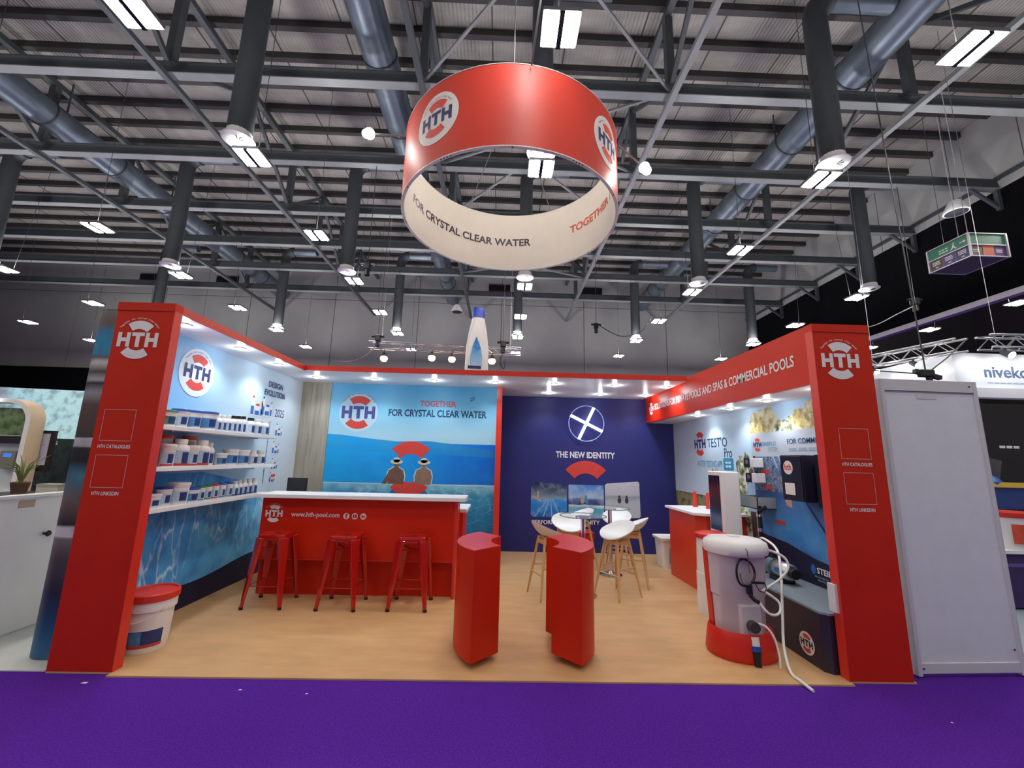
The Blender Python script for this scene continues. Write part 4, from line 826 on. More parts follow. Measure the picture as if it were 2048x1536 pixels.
MB().tube([(-0.01, -0.24, 0.22), (-0.01, -0.25, 0.14)], 0.034, 16).build('outlet_collar', PLAST, t, smooth=0.6); MB().tube([(-0.01, -0.25, 0.15), (-0.012, -0.26, 0.11)], 0.042, 16).build('blue_coupling', mat('blue_coupling', (24, 70, 150), 0.4, var=0.04), t, smooth=0.6)
MB().tube([(-0.012, -0.258, 0.11), (-0.015, -0.275, 0.0)], [0.036, 0.028], 16).build('drain_cap', BLACK, t, smooth=0.6)
MB().box((-0.03, -0.235, 0.555), (0.01, -0.19, 0.64)).build('valve_block', BLACK, t, bevel=0.006); MB().bar((0.0, -0.24, 0.665), (0.11, -0.245, 0.662), 0.018).build('valve_handle', BLACK, t)
MB().tube([(-0.02, -0.23, 0.56), (0.01, -0.25, 0.52), (0.045, -0.255, 0.505)], 0.017, 10).build('hose_elbow', BLACK, t, smooth=0.8)
loop = [(-0.045 + 0.082 * math.cos(a), -0.222 - 0.012 * math.cos(a * 2), 0.74 + 0.115 * math.sin(a)) for a in [2 * PI * k / 30 for k in range(31)]]
MB().tube(loop, 0.010, 8, False).build('cable_coil', BLACK, t, smooth=0.9); loop2 = [(x * 0.8 - 0.0, y - 0.012, z * 0.9 + 0.075) for x, y, z in loop[15:31]]
MB().tube(loop2, 0.005, 6).build('cable_coil', mat('grey_cable', (104, 98, 100), 0.5), t, smooth=0.9)
MB().tube([(-0.06, -0.20, 0.985), (-0.04, -0.275, 0.94), (-0.03, -0.265, 0.86), (-0.015, -0.235, 0.80), (-0.005, -0.232, 0.74)], 0.004, 6).build('sensor_cable', MATS['grey_cable'], t, smooth=0.9)
MB().tube([(0.03, -0.245, 0.66), (0.05, -0.26, 0.60), (0.10, -0.26, 0.585), (0.125, -0.25, 0.63), (0.115, -0.235, 0.66)], 0.004, 6).build('sensor_cable', BLACK, t, smooth=0.9)
def smooth_path(P, k=8):
    P = [Vector(p) for p in P]; Q = [P[0]] + P + [P[-1]]; out = []
    for i in range(1, len(Q) - 2):
        a, b, c, d = Q[i - 1:i + 3]
        for j in range(k):
            u = j / k; out.append(0.5 * ((2 * b) + (c - a) * u + (2 * a - 5 * b + 4 * c - d) * u * u + (3 * b - a - 3 * c + d) * u ** 3))
    return out + [P[-1]]
MB().tube(smooth_path([(0.045, -0.255, 0.505), (0.10, -0.285, 0.43), (0.18, -0.27, 0.41), (0.24, -0.24, 0.44), (0.25, -0.2, 0.50), (0.15, -0.17, 0.575), (0.155, -0.165, 0.585), (0.36, -0.1, 0.67), (0.45, -0.08, 0.76), (0.44, -0.05, 0.84), (0.34, -0.02, 0.89), (0.27, 0.0, 0.90)]), 0.011, 8).build('loop_hose', HOSE, t, smooth=0.9)
MB().tube(smooth_path([(0.02, -0.26, 0.335), (0.07, -0.29, 0.32), (0.12, -0.31, 0.24), (0.145, -0.32, 0.12), (0.15, -0.32, 0.009)]), 0.009, 8).build('drain_hose', HOSE, t, smooth=0.9)
t = thing('white_hose', 'long white hose dropping from the board to the floor past the feeder', 'hose', (0, 0, 0))
MB().tube(smooth_path([(6.40, 1.22, 0.86), (6.30, 0.98, 0.92), (6.29, 0.75, 0.85), (6.18, 0.55, 0.66), (6.04, 0.36, 0.38), (5.95, 0.24, 0.15), (5.90, 0.10, 0.02), (5.89, -0.03, 0.012), (5.90, -0.15, 0.001)]), 0.012, 8).build('hose_run', HOSE, t, smooth=0.9)
MB().tube([(6.40, 1.22, 0.845), (6.48, 1.42, 0.82), (6.50, 1.40, 0.86)], 0.02, 10).build('hose_coupling', BLACK, t, smooth=0.9)

t = thing('granule_feeder', 'slim white feeder with red lid and red tap behind the hosed feeder', 'feeder', (5.97, 1.50, 0), 0.2)
MB().loft([oval(0, 0, 0.17, 0.16, 0.0), oval(0, 0, 0.165, 0.155, 0.44), oval(0, 0, 0.16, 0.15, 0.445), oval(0, 0, 0.145, 0.14, 0.84)]).build('barrel', PLAST, t, smooth=0.6)
MB().loft([oval(0.03, 0, 0.19, 0.17, 0.83), oval(0.03, 0, 0.20, 0.18, 0.85), oval(0.03, 0, 0.19, 0.17, 0.88), oval(0.03, 0, 0.13, 0.12, 0.895)]).build('lid', RT, t, smooth=0.8)
MB().tube([(-0.02, -0.14, 0.40), (-0.02, -0.19, 0.40)], 0.022, 12).build('tap', RT, t, smooth=0.7); MB().box((-0.06, -0.165, 0.19), (0.02, -0.14, 0.20)).build('moulded_step', PLAST, t)

# ------------------------------------------------------------------ kiosk, side counter, bin
t = thing('screen_kiosk', 'slim white kiosk with tall dark screen and wave print', 'kiosk', (6.19, 1.57, 0))
MB().prism(rrect(0, 0, 0.24, 0.35, 0.03), 0.0, 1.60).build('body', PLAST, t, smooth=0.5, bevel=0.01)
fk = Fr((0, 0, 0), (0, -1, 0)); scr = ramp('kiosk_screen', 'Z', 0.86, 1.56, [(0.0, (22, 66, 124)), (0.3, (30, 52, 98)), (0.5, (70, 28, 40)), (0.75, (96, 28, 34)), (0.9, (26, 28, 50)), (1.0, (18, 22, 44))], rough=0.15)
printed('screen', fk, [rect(-0.315, 0.88, -0.035, 1.55)], scr, t, 0.002)
printed('wave_print', fk, [[(-0.345, 0.25), (-0.005, 0.25), (-0.005, 0.72), (-0.06, 0.735), (-0.12, 0.68), (-0.2, 0.66), (-0.28, 0.735), (-0.345, 0.75)]], mat('wave_blue_print', (46, 128, 190), 0.5, var=0.12, vscale=8), t, 0.002)
logo(fk, -0.175, 0.775, 0.055, NAVYP, REDP, t, disc=PLAST, tag=False, off=0.005, dr=1.35)
t = thing('side_counter', 'red counter with white top against the park print wall', 'counter', (0, 0, 0))
sc_ = [(6.14, 3.12), (6.18, 2.32), (6.29, 2.2), (6.83, 2.2), (6.83, 3.12)]
MB().prism(sc_, 0.0, 0.995).build('body', mat('orange_red_laminate', (206, 58, 30), 0.35, var=0.04), t); MB().prism([(6.09, 3.16), (6.11, 2.2), (6.24, 2.12), (6.83, 2.12), (6.83, 3.16)], 0.995, 1.03).build('counter_top', WHITE, t, bevel=0.004)
MB().bar((6.29, 2.197, 0.0), (6.29, 2.197, 0.995), 0.012).build('edge_strip', mat('orange_red_laminate'), t)
for k, (x, y) in enumerate(((6.50, 2.98), (6.58, 2.72))):
    t = thing('red_flask', 'slim red flask on the side counter, %s' % ('closer to the navy wall' if k == 0 else 'closer to the kiosk'), 'bottle', (x, y, 1.03), group='red flasks on the side counter')
    MB().lathe([(0.036, 0), (0.038, 0.01), (0.034, 0.12), (0.036, 0.17), (0.030, 0.19)], 18).build('flask_body', LIDC['red'], t, smooth=0.8); MB().lathe([(0.026, 0.19), (0.026, 0.225), (0.016, 0.235), (0, 0.235)], 16).build('flask_cap', LIDC['red'], t, smooth=0.7)
t = thing('waste_bin', 'white plastic bin with rolled rim and window beside the side counter', 'bin', (6.28, 3.62, 0))
def rb(hx, hy, z): return [(x, y, z) for x, y in rrect(-hx, -hy, hx, hy, 0.04, 4)]
MB().loft([rb(0.125, 0.16, 0.0), rb(0.15, 0.185, 0.43), rb(0.175, 0.21, 0.44), rb(0.18, 0.215, 0.475), rb(0.165, 0.2, 0.48), rb(0.15, 0.185, 0.46)]).build('bin_body', PLAST, t, smooth=0.6)
wn_ = printed('front_label', Fr((0, -0.168, 0), (1, 0, 0), (0, -0.058, 1)), [rrect(-0.04, 0.08, 0.10, 0.33, 0.02)], mat('grey_label', (150, 142, 148), 0.4, var=0.05), t, 0.012); printed('label_mark', Fr((0, -0.168, 0), (1, 0, 0), (0, -0.058, 1)), [rect(0.03, 0.12, 0.09, 0.25)], NAVYP, wn_, 0.014)
# bucket by the shelf pillar
t = thing('chemical_bucket', 'big white bucket with red lid and blue label behind the shelf pillar', 'bucket', (0.39, 0.42, 0), 0.0)
MB().lathe([(0.155, 0), (0.16, 0.01), (0.175, 0.30), (0.176, 0.33), (0.19, 0.335), (0.192, 0.42)], 36).build('body', PLAST, t, smooth=0.6)
MB().lathe([(0.197, 0.41), (0.203, 0.415), (0.203, 0.465), (0.196, 0.475), (0.18, 0.475), (0.175, 0.462), (0, 0.462)], 36).build('lid', LIDC['red'], t, smooth=0.6)
lw = MB().lathe([(0.164, 0.05), (0.171, 0.19)], 20, a0=-2.6, a1=-0.2).build('label_wrap', LABC['navy'], t, smooth=0.8)
MB().lathe([(0.167, 0.075), (0.1735, 0.18)], 10, a0=-1.9, a1=-1.1).build('label_picture', LABC['blue'], lw); MB().lathe([(0.166, 0.05), (0.168, 0.075)], 20, a0=-2.6, a1=-0.2).build('label_band', LABC['red'], lw); MB().lathe([(0.173, 0.185), (0.174, 0.20)], 20, a0=-2.6, a1=-0.2).build('label_line', WPRINT, lw)
MB().tube([(0.196 * math.cos(a), 0.196 * math.sin(a), 0.36 - 0.10 * abs(math.sin((a + 2.6) / 2.2 * PI))) for a in [-2.6 + 2.2 * k / 20 for k in range(21)]], 0.004, 6).build('handle', PLAST, t)

# ------------------------------------------------------------------ hanging ring banner
RC, RR, RZ0, RZ1 = (3.49, 1.79), 1.5, 5.0, 6.03
t = thing('ring_banner', 'red hanging ring banner with round emblems outside and slogan inside', 'banner', (0, 0, 0))
FAB = mat('red_banner_fabric', (196, 58, 44), 0.5, spec=0.35, var=0.03, vscale=2); INN = mat('cream_banner_lining', (214, 206, 194), 0.7, var=0.02)
NSEG = 96
MB().lathe([(RR, RZ0), (RR, RZ1)], NSEG, c=RC, cap=False).build('outer_fabric', FAB, t, smooth=1.0)
mb = MB().lathe([(RR - 0.035, RZ1), (RR - 0.035, RZ0)], NSEG, c=RC, cap=False); mb.build('inner_lining', INN, t, smooth=1.0)
RIM = mat('white_rim', (206, 206, 202), 0.4, var=0.03)
MB().lathe([(RR - 0.036, RZ0), (RR - 0.036, RZ0 - 0.012), (RR + 0.004, RZ0 - 0.012), (RR + 0.004, RZ0)], NSEG, c=RC, cap=False).build('bottom_rim', RIM, t); MB().lathe([(RR - 0.036, RZ1), (RR + 0.004, RZ1), (RR + 0.004, RZ1 + 0.01), (RR - 0.036, RZ1 + 0.01), (RR - 0.036, RZ1)], NSEG, c=RC, cap=False).build('top_rim', RIM, t)
mb = MB()
for k in range(12):
    for j in (-1.5, -0.5, 0.5, 1.5):
        a = 2 * PI * k / 12 + 0.03 * j * (1.0 if k % 2 == 0 else 0.02); mb.lathe([(0.011, RZ0 - 0.0125), (0.0, RZ0 - 0.013)], 10, c=(RC[0] + (RR - 0.016) * math.cos(a), RC[1] + (RR - 0.016) * math.sin(a)))
mb.build('rim_bolts', BLACK, t, kind='stuff')
for a in (-126.5, -38, 52, 143):
    logo(Cyl(RC, RR, math.radians(a), 5.555, 1), 0, 0, 0.235, NAVYP, REDP, t, disc=mat('cream_disc_print', (214, 208, 204), 0.5), off=0.004, dr=1.38)
def ctext(txt, a_start, a_end, z0, z1, m_):
    f = Cyl(RC, RR - 0.035, math.radians(a_start), 0, -1); text('lettering', f, txt, 0, math.radians(a_start - a_end) * (RR - 0.035), z0, z1, m_, t, 0.03, 0.003)
DKP = mat('dark_slogan_print', (58, 46, 60), 0.5); ctext('FOR CRYSTAL CLEAR WATER', 171, 74.5, 5.44, 5.58, DKP)
ctext('TOGETHER I', 45, 2, 5.47, 5.61, mat('orange_slogan_print', (200, 88, 60), 0.5)); ctext('FOR CRYSTAL CLEAR WATER', -9, -105.5, 5.44, 5.58, DKP); ctext('TOGETHER I', -135, -178, 5.47, 5.61, MATS['orange_slogan_print'])
for k, a in enumerate((60, 120, 240, 300)):
    e = (RC[0] + (RR - 0.05) * math.cos(math.radians(a)), RC[1] + (RR - 0.05) * math.sin(math.radians(a)), RZ1); MB().tube([e, (RC[0], RC[1], 7.1)], 0.007, 5).build('bridle_wire', FLANGE, t)
MB().tube([(RC[0], RC[1], 7.1), (RC[0], RC[1], ZR - 0.005)], 0.008, 5).build('main_wire', FLANGE, t)
for k, (lx, ly, lz, ax, ay) in enumerate(((1.55, 1.35, 5.98, -0.96, -0.28), (5.30, 1.35, 5.62, 0.96, -0.28), (3.76, -0.35, 6.45, 0.12, -0.99))):
    lb = ('over the bar side', 'over the side counter', 'over the front edge')[k]
    f = thing('arm_floodlight', 'small white floodlight on a thin arm lighting the hanging ring, ' + lb, 'light', (lx, ly, lz), group='arm lights on the ring')
    base = Vector((RC[0] + (RR + 0.01) * ax, RC[1] + (RR + 0.01) * ay, RZ1 - 0.05)) - Vector((lx, ly, lz)); MB().tube([(0, 0, 0), base * 0.96], 0.012, 8).build('arm', FLANGE, f)
    d = Vector((RC[0] + RR * ax * 0.9 - lx, RC[1] + RR * ay * 0.9 - ly, 5.45 - lz)).normalized() if k == 2 else Vector((RC[0] + 1.3 * ax - lx, RC[1] - 1.2 - ly, 5.35 - lz)).normalized()
    MB().tube([d * 0.03, -d * 0.08], [0.075, 0.05], 16).build('lamp_head', PLAST, f, smooth=0.7); MB().tube([d * 0.031, d * 0.034], 0.068, 16).build('lens', GLOWF, f)
    MB().tube([-d * 0.081, -d * 0.12], [0.06, 0.055], 16).build('back_glow', GLOWF, f)
    spot(Vector((lx, ly, lz)) + d * 0.06, 40 if k == 2 else 13, 110, d, 0.8, (1, 0.97, 0.95), 0.05)

# ------------------------------------------------------------------ neighbouring stand on the shelf side
t = thing('printed_column', 'rounded column wrapped in beach photographs beside the shelf pillar', 'column', (0, 0, 0))
COLP = ramp('beach_collage_print', 'Z', 0.0, 3.0, [(0.0, (40, 110, 150)), (0.10, (30, 70, 110)), (0.17, (30, 36, 60)), (0.26, (84, 74, 76)), (0.315, (120, 110, 108)), (0.32, (206, 206, 208)), (0.345, (206, 206, 208)),
      (0.35, (40, 36, 38)), (0.42, (110, 96, 88)), (0.49, (70, 130, 150)), (0.53, (26, 30, 34)), (0.57, (40, 38, 38)), (0.575, (206, 206, 208)), (0.598, (206, 206, 208)), (0.60, (74, 62, 56)), (0.70, (96, 80, 70)), (0.735, (150, 152, 158)),
      (0.765, (36, 36, 42)), (0.775, (176, 178, 182)), (0.80, (70, 66, 60)), (0.83, (206, 204, 200)), (0.845, (96, 86, 82)), (0.855, (44, 140, 178)), (0.93, (40, 130, 170)), (0.95, (110, 100, 96)), (1.0, (130, 120, 112))], wob=0.012, wscale=6, mottle=((60, 56, 58), 4, 0.4))
def lobe(z): return [(-0.23 - 0.20 * math.sin(a) if a < PI else -0.03, 0.34 + 0.16 * math.cos(a), z) for a in [PI * k / 20 for k in range(21)]] + [(-0.03, 0.18, z), (-0.03, 0.50, z)]
MB().loft([lobe(0.0), lobe(0.02), lobe(2.96), lobe(2.98)]).build('column_wrap', COLP, t, smooth=0.7); MB().loft([lobe(2.98), lobe(2.99)]).build('cap', DARK, t)

t = thing('partition_wall', 'low white partition with dark knob beside the printed column', 'partition', (-1.05, 0, 0))
MB().box((-0.06, 0.30, 0), (0.0, 2.6, 1.22)).build('panel', WHITE, t); MB().box((-0.09, 0.28, 1.22), (0.03, 2.62, 1.25)).build('ledge', WHITE, t, bevel=0.004)
k_ = MB().tube([(0, 0.80, 0.86), (0.02, 0.80, 0.86), (0.045, 0.80, 0.86)], [0.012, 0.012, 0.03], 14).build('knob', BLACK, t, smooth=0.7)
MB().tube([(0.045, 0.80, 0.86), (0.06, 0.80, 0.86)], [0.03, 0.018], 14).build('knob_cap', BLACK, k_, smooth=0.7)
MB().box((-0.002, 0.52, 1.13), (0.003, 0.66, 1.2)).build('taped_note', mat('kraft_note', (186, 168, 150), 0.7, var=0.05), t)

t = thing('arched_display', 'white arched display booth with timber rim and grey meter panel', 'booth', (-6.3, 4.6, 0), 0.12)
arch = []
def arch_prof(hw, h, r, n=14):
    P = [(-hw, 0)] + [(-hw, h - r)] + [(-hw + r - r * math.cos(PI / 2 * k / n), h - r + r * math.sin(PI / 2 * k / n)) for k in range(n + 1)]
    return P + [(-x, z) for x, z in reversed(P)]
A1 = arch_prof(0.62, 2.62, 0.42); A0 = arch_prof(0.54, 2.54, 0.36)
WR_ = mat('pale_birch', (196, 172, 142), 0.5, var=0.06, vscale=3)
mb = MB(); n = len(A1)
V = [(x, -0.02, z) for x, z in A1] + [(x, -0.02, z) for x, z in A0] + [(x, 0.3, z) for x, z in A1] + [(x, 0.3, z) for x, z in A0]
mb.add(V, [(i, i + 1, n + i + 1, n + i) for i in range(n - 1)] + [(n + i, n + i + 1, 3 * n + i + 1, 3 * n + i) for i in range(n - 1)]); mb.build('arch_frame', PLAST, t, smooth=0.5)
mb = MB(); mb.add(V, [(2 * n + i + 1, i + 1, i, 2 * n + i)[::-1] for i in range(n - 1)]); mb.build('timber_rim', WR_, t, smooth=0.5)
fa = Fr((0, 0.2, 0), (1, 0, 0))
MB().box((-0.54, 0.2, 0), (0.54, 0.28, 2.3)).build('back_panel', mat('mist_grey_panel', (186, 194, 194), 0.5, var=0.04), t)
printed('pool_photo', fa, [rect(-0.53, 1.05, -0.12, 1.72)], ramp('arch_pool_photo', 'X', -0.5, 0.0, [(0, (70, 150, 180)), (1, (150, 180, 180))], mottle=((60, 66, 70), 5, 0.6)), t)
printed('leaf_photo', fa, [rect(-0.53, 1.92, 0.53, 2.45)], speckle('garden_photo', [(46, 66, 40), (86, 112, 66), (120, 140, 96), (70, 96, 74)], 5), t)
MB().box((-0.54, 0.10, 1.76), (0.54, 0.2, 1.9)).build('dark_band', BLACK, t); MB().box((-0.54, 0.0, 0.82), (0.54, 0.2, 0.90)).build('inner_shelf', PLAST, t); MB().box((-0.54, 0.05, 0.55), (0.54, 0.2, 0.82)).build('dark_recess', BLACK, t)
MB().box((-0.54, -0.05, 0), (0.5, 0.19, 0.55)).build('oak_base', OAK, t)
c = MB().box((0.16, 0.08, 1.28), (0.42, 0.2, 1.62)).build('meter_case', mat('meter_grey', (120, 118, 104), 0.5, var=0.05), t, bevel=0.01); printed('meter_screen', Fr((0, 0.08, 0), (1, 0, 0)), [rect(0.22, 1.50, 0.36, 1.57)], mat('lit_blue_screen', (40, 90, 190), 0.3, emit=(60, 120, 230), es=0.8), c, 0.002)
MB().lathe([(0.07, 2.535), (0.07, 2.545)], 18, c=(0.0, -0.1)).build('arch_lamp', mat('arch_lamp_lens', (255, 255, 255), 0.4, emit=(255, 255, 250), es=6), t)
t = thing('photo_wall', 'tall photo wall of palm trees and bright sky behind the arched booth', 'panel', (-5.55, 6.2, 0), 0.18)
SKB = ramp('palm_sky_photo', 'X', -3.0, -1.0, [(0.0, (70, 106, 58)), (0.35, (90, 120, 90)), (0.55, (150, 160, 176)), (0.75, (176, 222, 236)), (1.0, (190, 232, 240))], wob=0.7, wscale=2.5, mottle=((58, 84, 66), 6, 0.5))
_pb = SKB.node_tree.nodes['Principled BSDF']; SKB.node_tree.links.new(_pb.inputs['Base Color'].links[0].from_socket, _pb.inputs['Emission Color']); _pb.inputs['Emission Strength'].default_value = 0.35   # backlit fabric
MB().box((-3.0, 0, 0), (2.2, 0.08, 3.0)).build('board', mat('dark_leaf_photo_base', (30, 42, 40), 0.6, var=0.3, vscale=3), t)
fw = Fr((0, 0, 0), (1, 0, 0)); printed('sky_photo', fw, [rect(-3.0, 1.75, 2.2, 3.0)], SKB, t); printed('garden_photo', fw, [rect(-3.0, 0.0, 2.2, 1.9)], speckle('night_garden_photo', [(14, 22, 24), (26, 42, 42), (44, 62, 52), (22, 34, 40)], 4), t, 0.003)
text('lettering', fw, 'REIMAG', -1.42, -0.95, 1.76, 1.85, WPRINT, t, 0.03, 0.005)
t = thing('leaning_sign', 'pale lilac notice board with dark frame beside the arched booth', 'sign', (-5.85, 5.0, 1.25), 0.0)
MB().box((-0.34, 0, -0.02), (0.34, 0.05, 0.78)).build('dark_frame', BLACK, t); printed('notice_sheet', fw, [rect(-0.20, 0.10, 0.26, 0.72)], mat('lilac_sheet', (186, 186, 206), 0.5, var=0.03), t); printed('fine_print', fw, [[(-0.15, 0.40), (0.2, 0.50), (0.2, 0.51), (-0.15, 0.41)]], MATS['grey_print'], t, 0.003)
MB().box((-0.03, 0.02, -1.254), (0.03, 0.05, -0.02)).build('sign_leg', BLACK, t)
t = thing('display_counter', 'black counter with potted greenery and small boxes on the neighbouring stand', 'counter', (-3.9, 3.6, 0)); MB().box((-0.9, -0.3, 0), (1.1, 0.4, 0.92)).build('counter_body', BLACK, t); MB().box((-0.95, -0.33, 0.92), (1.15, 0.43, 0.95)).build('counter_top', mat('dark_counter_top', (50, 46, 44), 0.3, var=0.1), t)
for k, (x, c, lb, sz) in enumerate(((0.05, (196, 190, 176), 'cream small box on the black neighbouring counter', (0.34, 0.2, 0.16)), (0.55, (96, 92, 88), 'grey stacked case on the black neighbouring counter', (0.3, 0.2, 0.26)), (-0.1, (176, 168, 70), 'olive yellow flat box on the black neighbouring counter', (0.2, 0.12, 0.1)))):
    b = thing('small_box', lb, 'box', (-3.9 + x, 3.55 + 0.2 * (k == 2), 0.95)); MB().box((-sz[0] / 2, -sz[1] / 2, 0), (sz[0] / 2, sz[1] / 2, sz[2])).build('carton', mat('carton_%d' % k, c, 0.6, var=0.08), b, bevel=0.006)
    MB().box((-sz[0] / 2 - 0.003, -sz[1] / 2 - 0.003, sz[2] * 0.72), (sz[0] / 2 + 0.003, sz[1] / 2 + 0.003, sz[2] + 0.004)).build('carton_lid', mat('carton_lid_%d' % k, tuple(int(v * 0.8) for v in c), 0.6), b)
b = thing('potted_grass', 'brown pot of long green grass beside the arched booth', 'plant', (-4.55, 3.7, 0.95)); MB().lathe([(0.09, 0), (0.12, 0.16), (0.11, 0.17), (0.1, 0.15)], 18).build('pot', mat('brown_pot', (84, 62, 48), 0.6, var=0.1), b, smooth=0.7)
GL = mat('grass_blade', (98, 112, 56), 0.6, var=0.2, vscale=6)
for k in range(16):
    a = random.uniform(0, 2 * PI); s_ = random.uniform(0.12, 0.32); hh = random.uniform(0.25, 0.5)
    MB().tube([(0, 0, 0.14), (s_ * 0.35 * math.cos(a), s_ * 0.35 * math.sin(a), 0.14 + hh * 0.7), (s_ * math.cos(a), s_ * math.sin(a), 0.14 + hh)], [0.012, 0.01, 0.003], 5).build('grass_blade', GL, b)
b = thing('wicker_basket', 'brown woven basket with pale handle on the black neighbouring counter', 'basket', (-2.95, 3.42, 0.95)); MB().lathe([(0.16, 0), (0.22, 0.14), (0.21, 0.15), (0.19, 0.12), (0.0, 0.03)], 24).build('basket_bowl', mat('wicker', (112, 86, 70), 0.7, var=0.3, vscale=40), b, smooth=0.6)
MB().tube([(0.2 * math.cos(a), 0, 0.13 + 0.22 * math.sin(a)) for a in [PI * k / 14 for k in range(15)]], 0.012, 7).build('basket_handle', mat('pale_cane', (196, 176, 142), 0.6), b)

# ------------------------------------------------------------------ beyond the white panel
t = thing('exhibition_partition', 'plain tall white panel with aluminium rails beside the red pillar', 'panel', (6.97, 0.10, 0), 0.045)
MB().box((0.04, 0.0, 0.10), (0.94, 0.03, 2.40)).build('infill_sheet', mat('off_white_sheet', (216, 222, 226), 0.5, var=0.03), t)
for x in (0.0, 0.94): MB().box((x, -0.012, 0.0), (x + 0.04, 0.045, 2.52)).build('upright', mat('white_profile', (204, 206, 208), 0.4, var=0.02), t, bevel=0.004)
for z0, z1 in ((0.02, 0.10), (2.40, 2.52)): MB().box((0.04, -0.008, z0), (0.94, 0.04, z1)).build('rail', MATS['white_profile'], t, bevel=0.003)
MB().box((0.04, -0.010, 2.405), (0.94, -0.008, 2.412)).build('rail_groove', DARK, t); MB().box((0.36, -0.004, 2.34), (0.56, 0.0, 2.385)).build('clip_plate', MATS['white_profile'], t)
for x, z in ((0.9, 2.47), (0.05, 0.06), (0.9, 0.2)): MB().tube([(x, -0.012, z), (x, -0.016, z)], 0.008, 8).build('screw', DARK, t)
t = thing('fascia_sign', 'white corner fascia with grey-blue niveko lettering under bright truss lights', 'sign', (13.4, 5.0, 3.45))
WF = mat('white_fascia', (216, 220, 226), 0.5, var=0.02)
MB().box((0, 0, 0), (5.5, 0.08, 0.78)).build('front_fascia', WF, t); MB().box((-0.08, 0, 0), (0, 2.4, 0.78)).build('side_fascia', WF, t); MB().box((0.02, -0.1, -0.22), (5.5, 0.1, -0.01)).build('lower_band', mat('pale_band', (200, 200, 208), 0.5), t)
text('lettering', Fr((0, 0, 0), (1, 0, 0)), 'niveko', 0.58, 1.58, 0.24, 0.50, mat('slate_lettering', (72, 92, 130), 0.5), t, 0.02, 0.006); fine_print(Fr((0, 0, 0), (1, 0, 0)), 0.62, 1.9, 0.11, 0.135, mat('pale_slate_print', (160, 170, 188), 0.5), t, 0.006, 9)
text('lettering', Fr((-0.08, 0, 0), (0, -1, 0)), 'niveko', -1.9, -0.9, 0.05, 0.24, MATS['slate_lettering'], t, 0.02, 0.006)
for x, y in ((0.05, 0.2), (5.4, 0.2), (0.05, 2.3)): MB().box((x - 0.04, y - 0.04, -3.45), (x + 0.04, y + 0.04, -0.0)).build('post', WF, t)
def box_truss(label, a, b, w_=0.26, lamps=(), col=ALU, sub=12, name='lighting_truss', lens=None, watts=0, wires=()):
    t = thing(name, label, 'truss', (0, 0, 0)); a = Vector(a); b = Vector(b); d = (b - a).normalized(); x = d.cross(Vector((0, 0, 1))).normalized(); z = x.cross(d); h = w_ / 2
    C = [x * h + z * h, -x * h + z * h, -x * h - z * h, x * h - z * h]
    for c in C: MB().tube([a + c, b + c], 0.022, 8).build('main_tube', col, t, smooth=0.8)
    for i in range(sub):
        p, q = a.lerp(b, i / sub), a.lerp(b, (i + 1) / sub)
        for j in range(4):
            e0, e1 = C[j], C[(j + 1) % 4]
            MB().tube([p + (e0 if i % 2 else e1), q + (e1 if i % 2 else e0)], 0.010, 5).build('lacing', col, t)
    for u in wires: q = a.lerp(b, u); MB().tube([q, (q.x, q.y, 11.98)], 0.006, 5).build('hanging_wire', col, t)
    for k, u in enumerate(lamps):
        q = a.lerp(b, u) + Vector((0, 0, -h - 0.1)); hd = MB().tube([q + Vector((0, 0.06, 0.04)), q + Vector((0, -0.10, -0.06))], [0.05, 0.075], 14).build('lamp_head', DARK, t, smooth=0.7)
        MB().tube([q + Vector((0, -0.101, -0.061)), q + Vector((0, -0.104, -0.063))], 0.068, 14).build('lamp_lens', lens or GLOWF, hd)
        MB().bar(q + Vector((0, 0, 0.04)), q + Vector((0, 0, 0.16)), 0.03).build('lamp_yoke', DARK, hd)
        if watts: spot(q + Vector((0, 0.12, 0.0)), watts, 120, (0, 0.8, -0.6), 0.6, (0.95, 0.98, 1.0), 0.06)
    return t
box_truss('bright silver lighting truss above the niveko fascia front', (13.3, 4.35, 4.28), (18.5, 4.35, 4.34), lamps=(0.08, 0.2, 0.33, 0.5), watts=16, wires=(0.05, 0.9), sub=18)
box_truss('silver lighting truss slanting back above the niveko side fascia', (13.0, 4.5, 4.26), (12.9, 8.6, 4.5), lamps=(0.25, 0.5, 0.72, 0.92), watts=0, wires=(0.495,), sub=14)
spot((12.6, 6.0, 4.1), 16, 130, (0.9, 0, -0.3), 0.6, (0.95, 0.98, 1.0), 0.06)
t = thing('cable_clamp', 'dark rigging clamp with cables hanging before the niveko fascia', 'clamp', (10.75, 3.2, 3.3)); MB().box((-0.12, -0.05, -0.05), (0.12, 0.05, 0.08)).build('clamp_body', BLACK, t, bevel=0.02); MB().bar((-0.2, 0, 0.05), (0.24, 0, -0.06), 0.07).build('clamp_jaw', BLACK, t); MB().bar((0.04, 0, -0.05), (0.06, 0, -0.2), 0.06).build('clamp_hook', BLACK, t)
for q in ((1.9, 0.9, 0.95), (-0.9, 0.9, 0.35), (0.3, 0.5, 8.7)): MB().tube([(0, 0, 0), Vector(q) * 0.5 + Vector((0, 0, -0.03)), q], 0.012, 6).build('cable', DARK, t)
S(MB().box((9.4, 3.6, 0), (18, 3.75, 2.88)).build('wall_black_stand', mat('black_board', (12, 12, 16), 0.6, var=0.1)), 'black back board of the stand below the niveko fascia', 'wall')
t = thing('poster_board', 'black poster with white flower mark and grey swirl', 'poster', (10.6, 2.9, 1.35)); MB().box((-0.7, 0, 0), (2.2, 0.04, 1.2)).build('board', mat('black_board'), t); MB().box((-0.6, 0.0, -1.35), (-0.55, 0.04, 0)).build('leg', DARK, t); MB().box((2.05, 0.0, -1.35), (2.1, 0.04, 0)).build('leg', DARK, t)
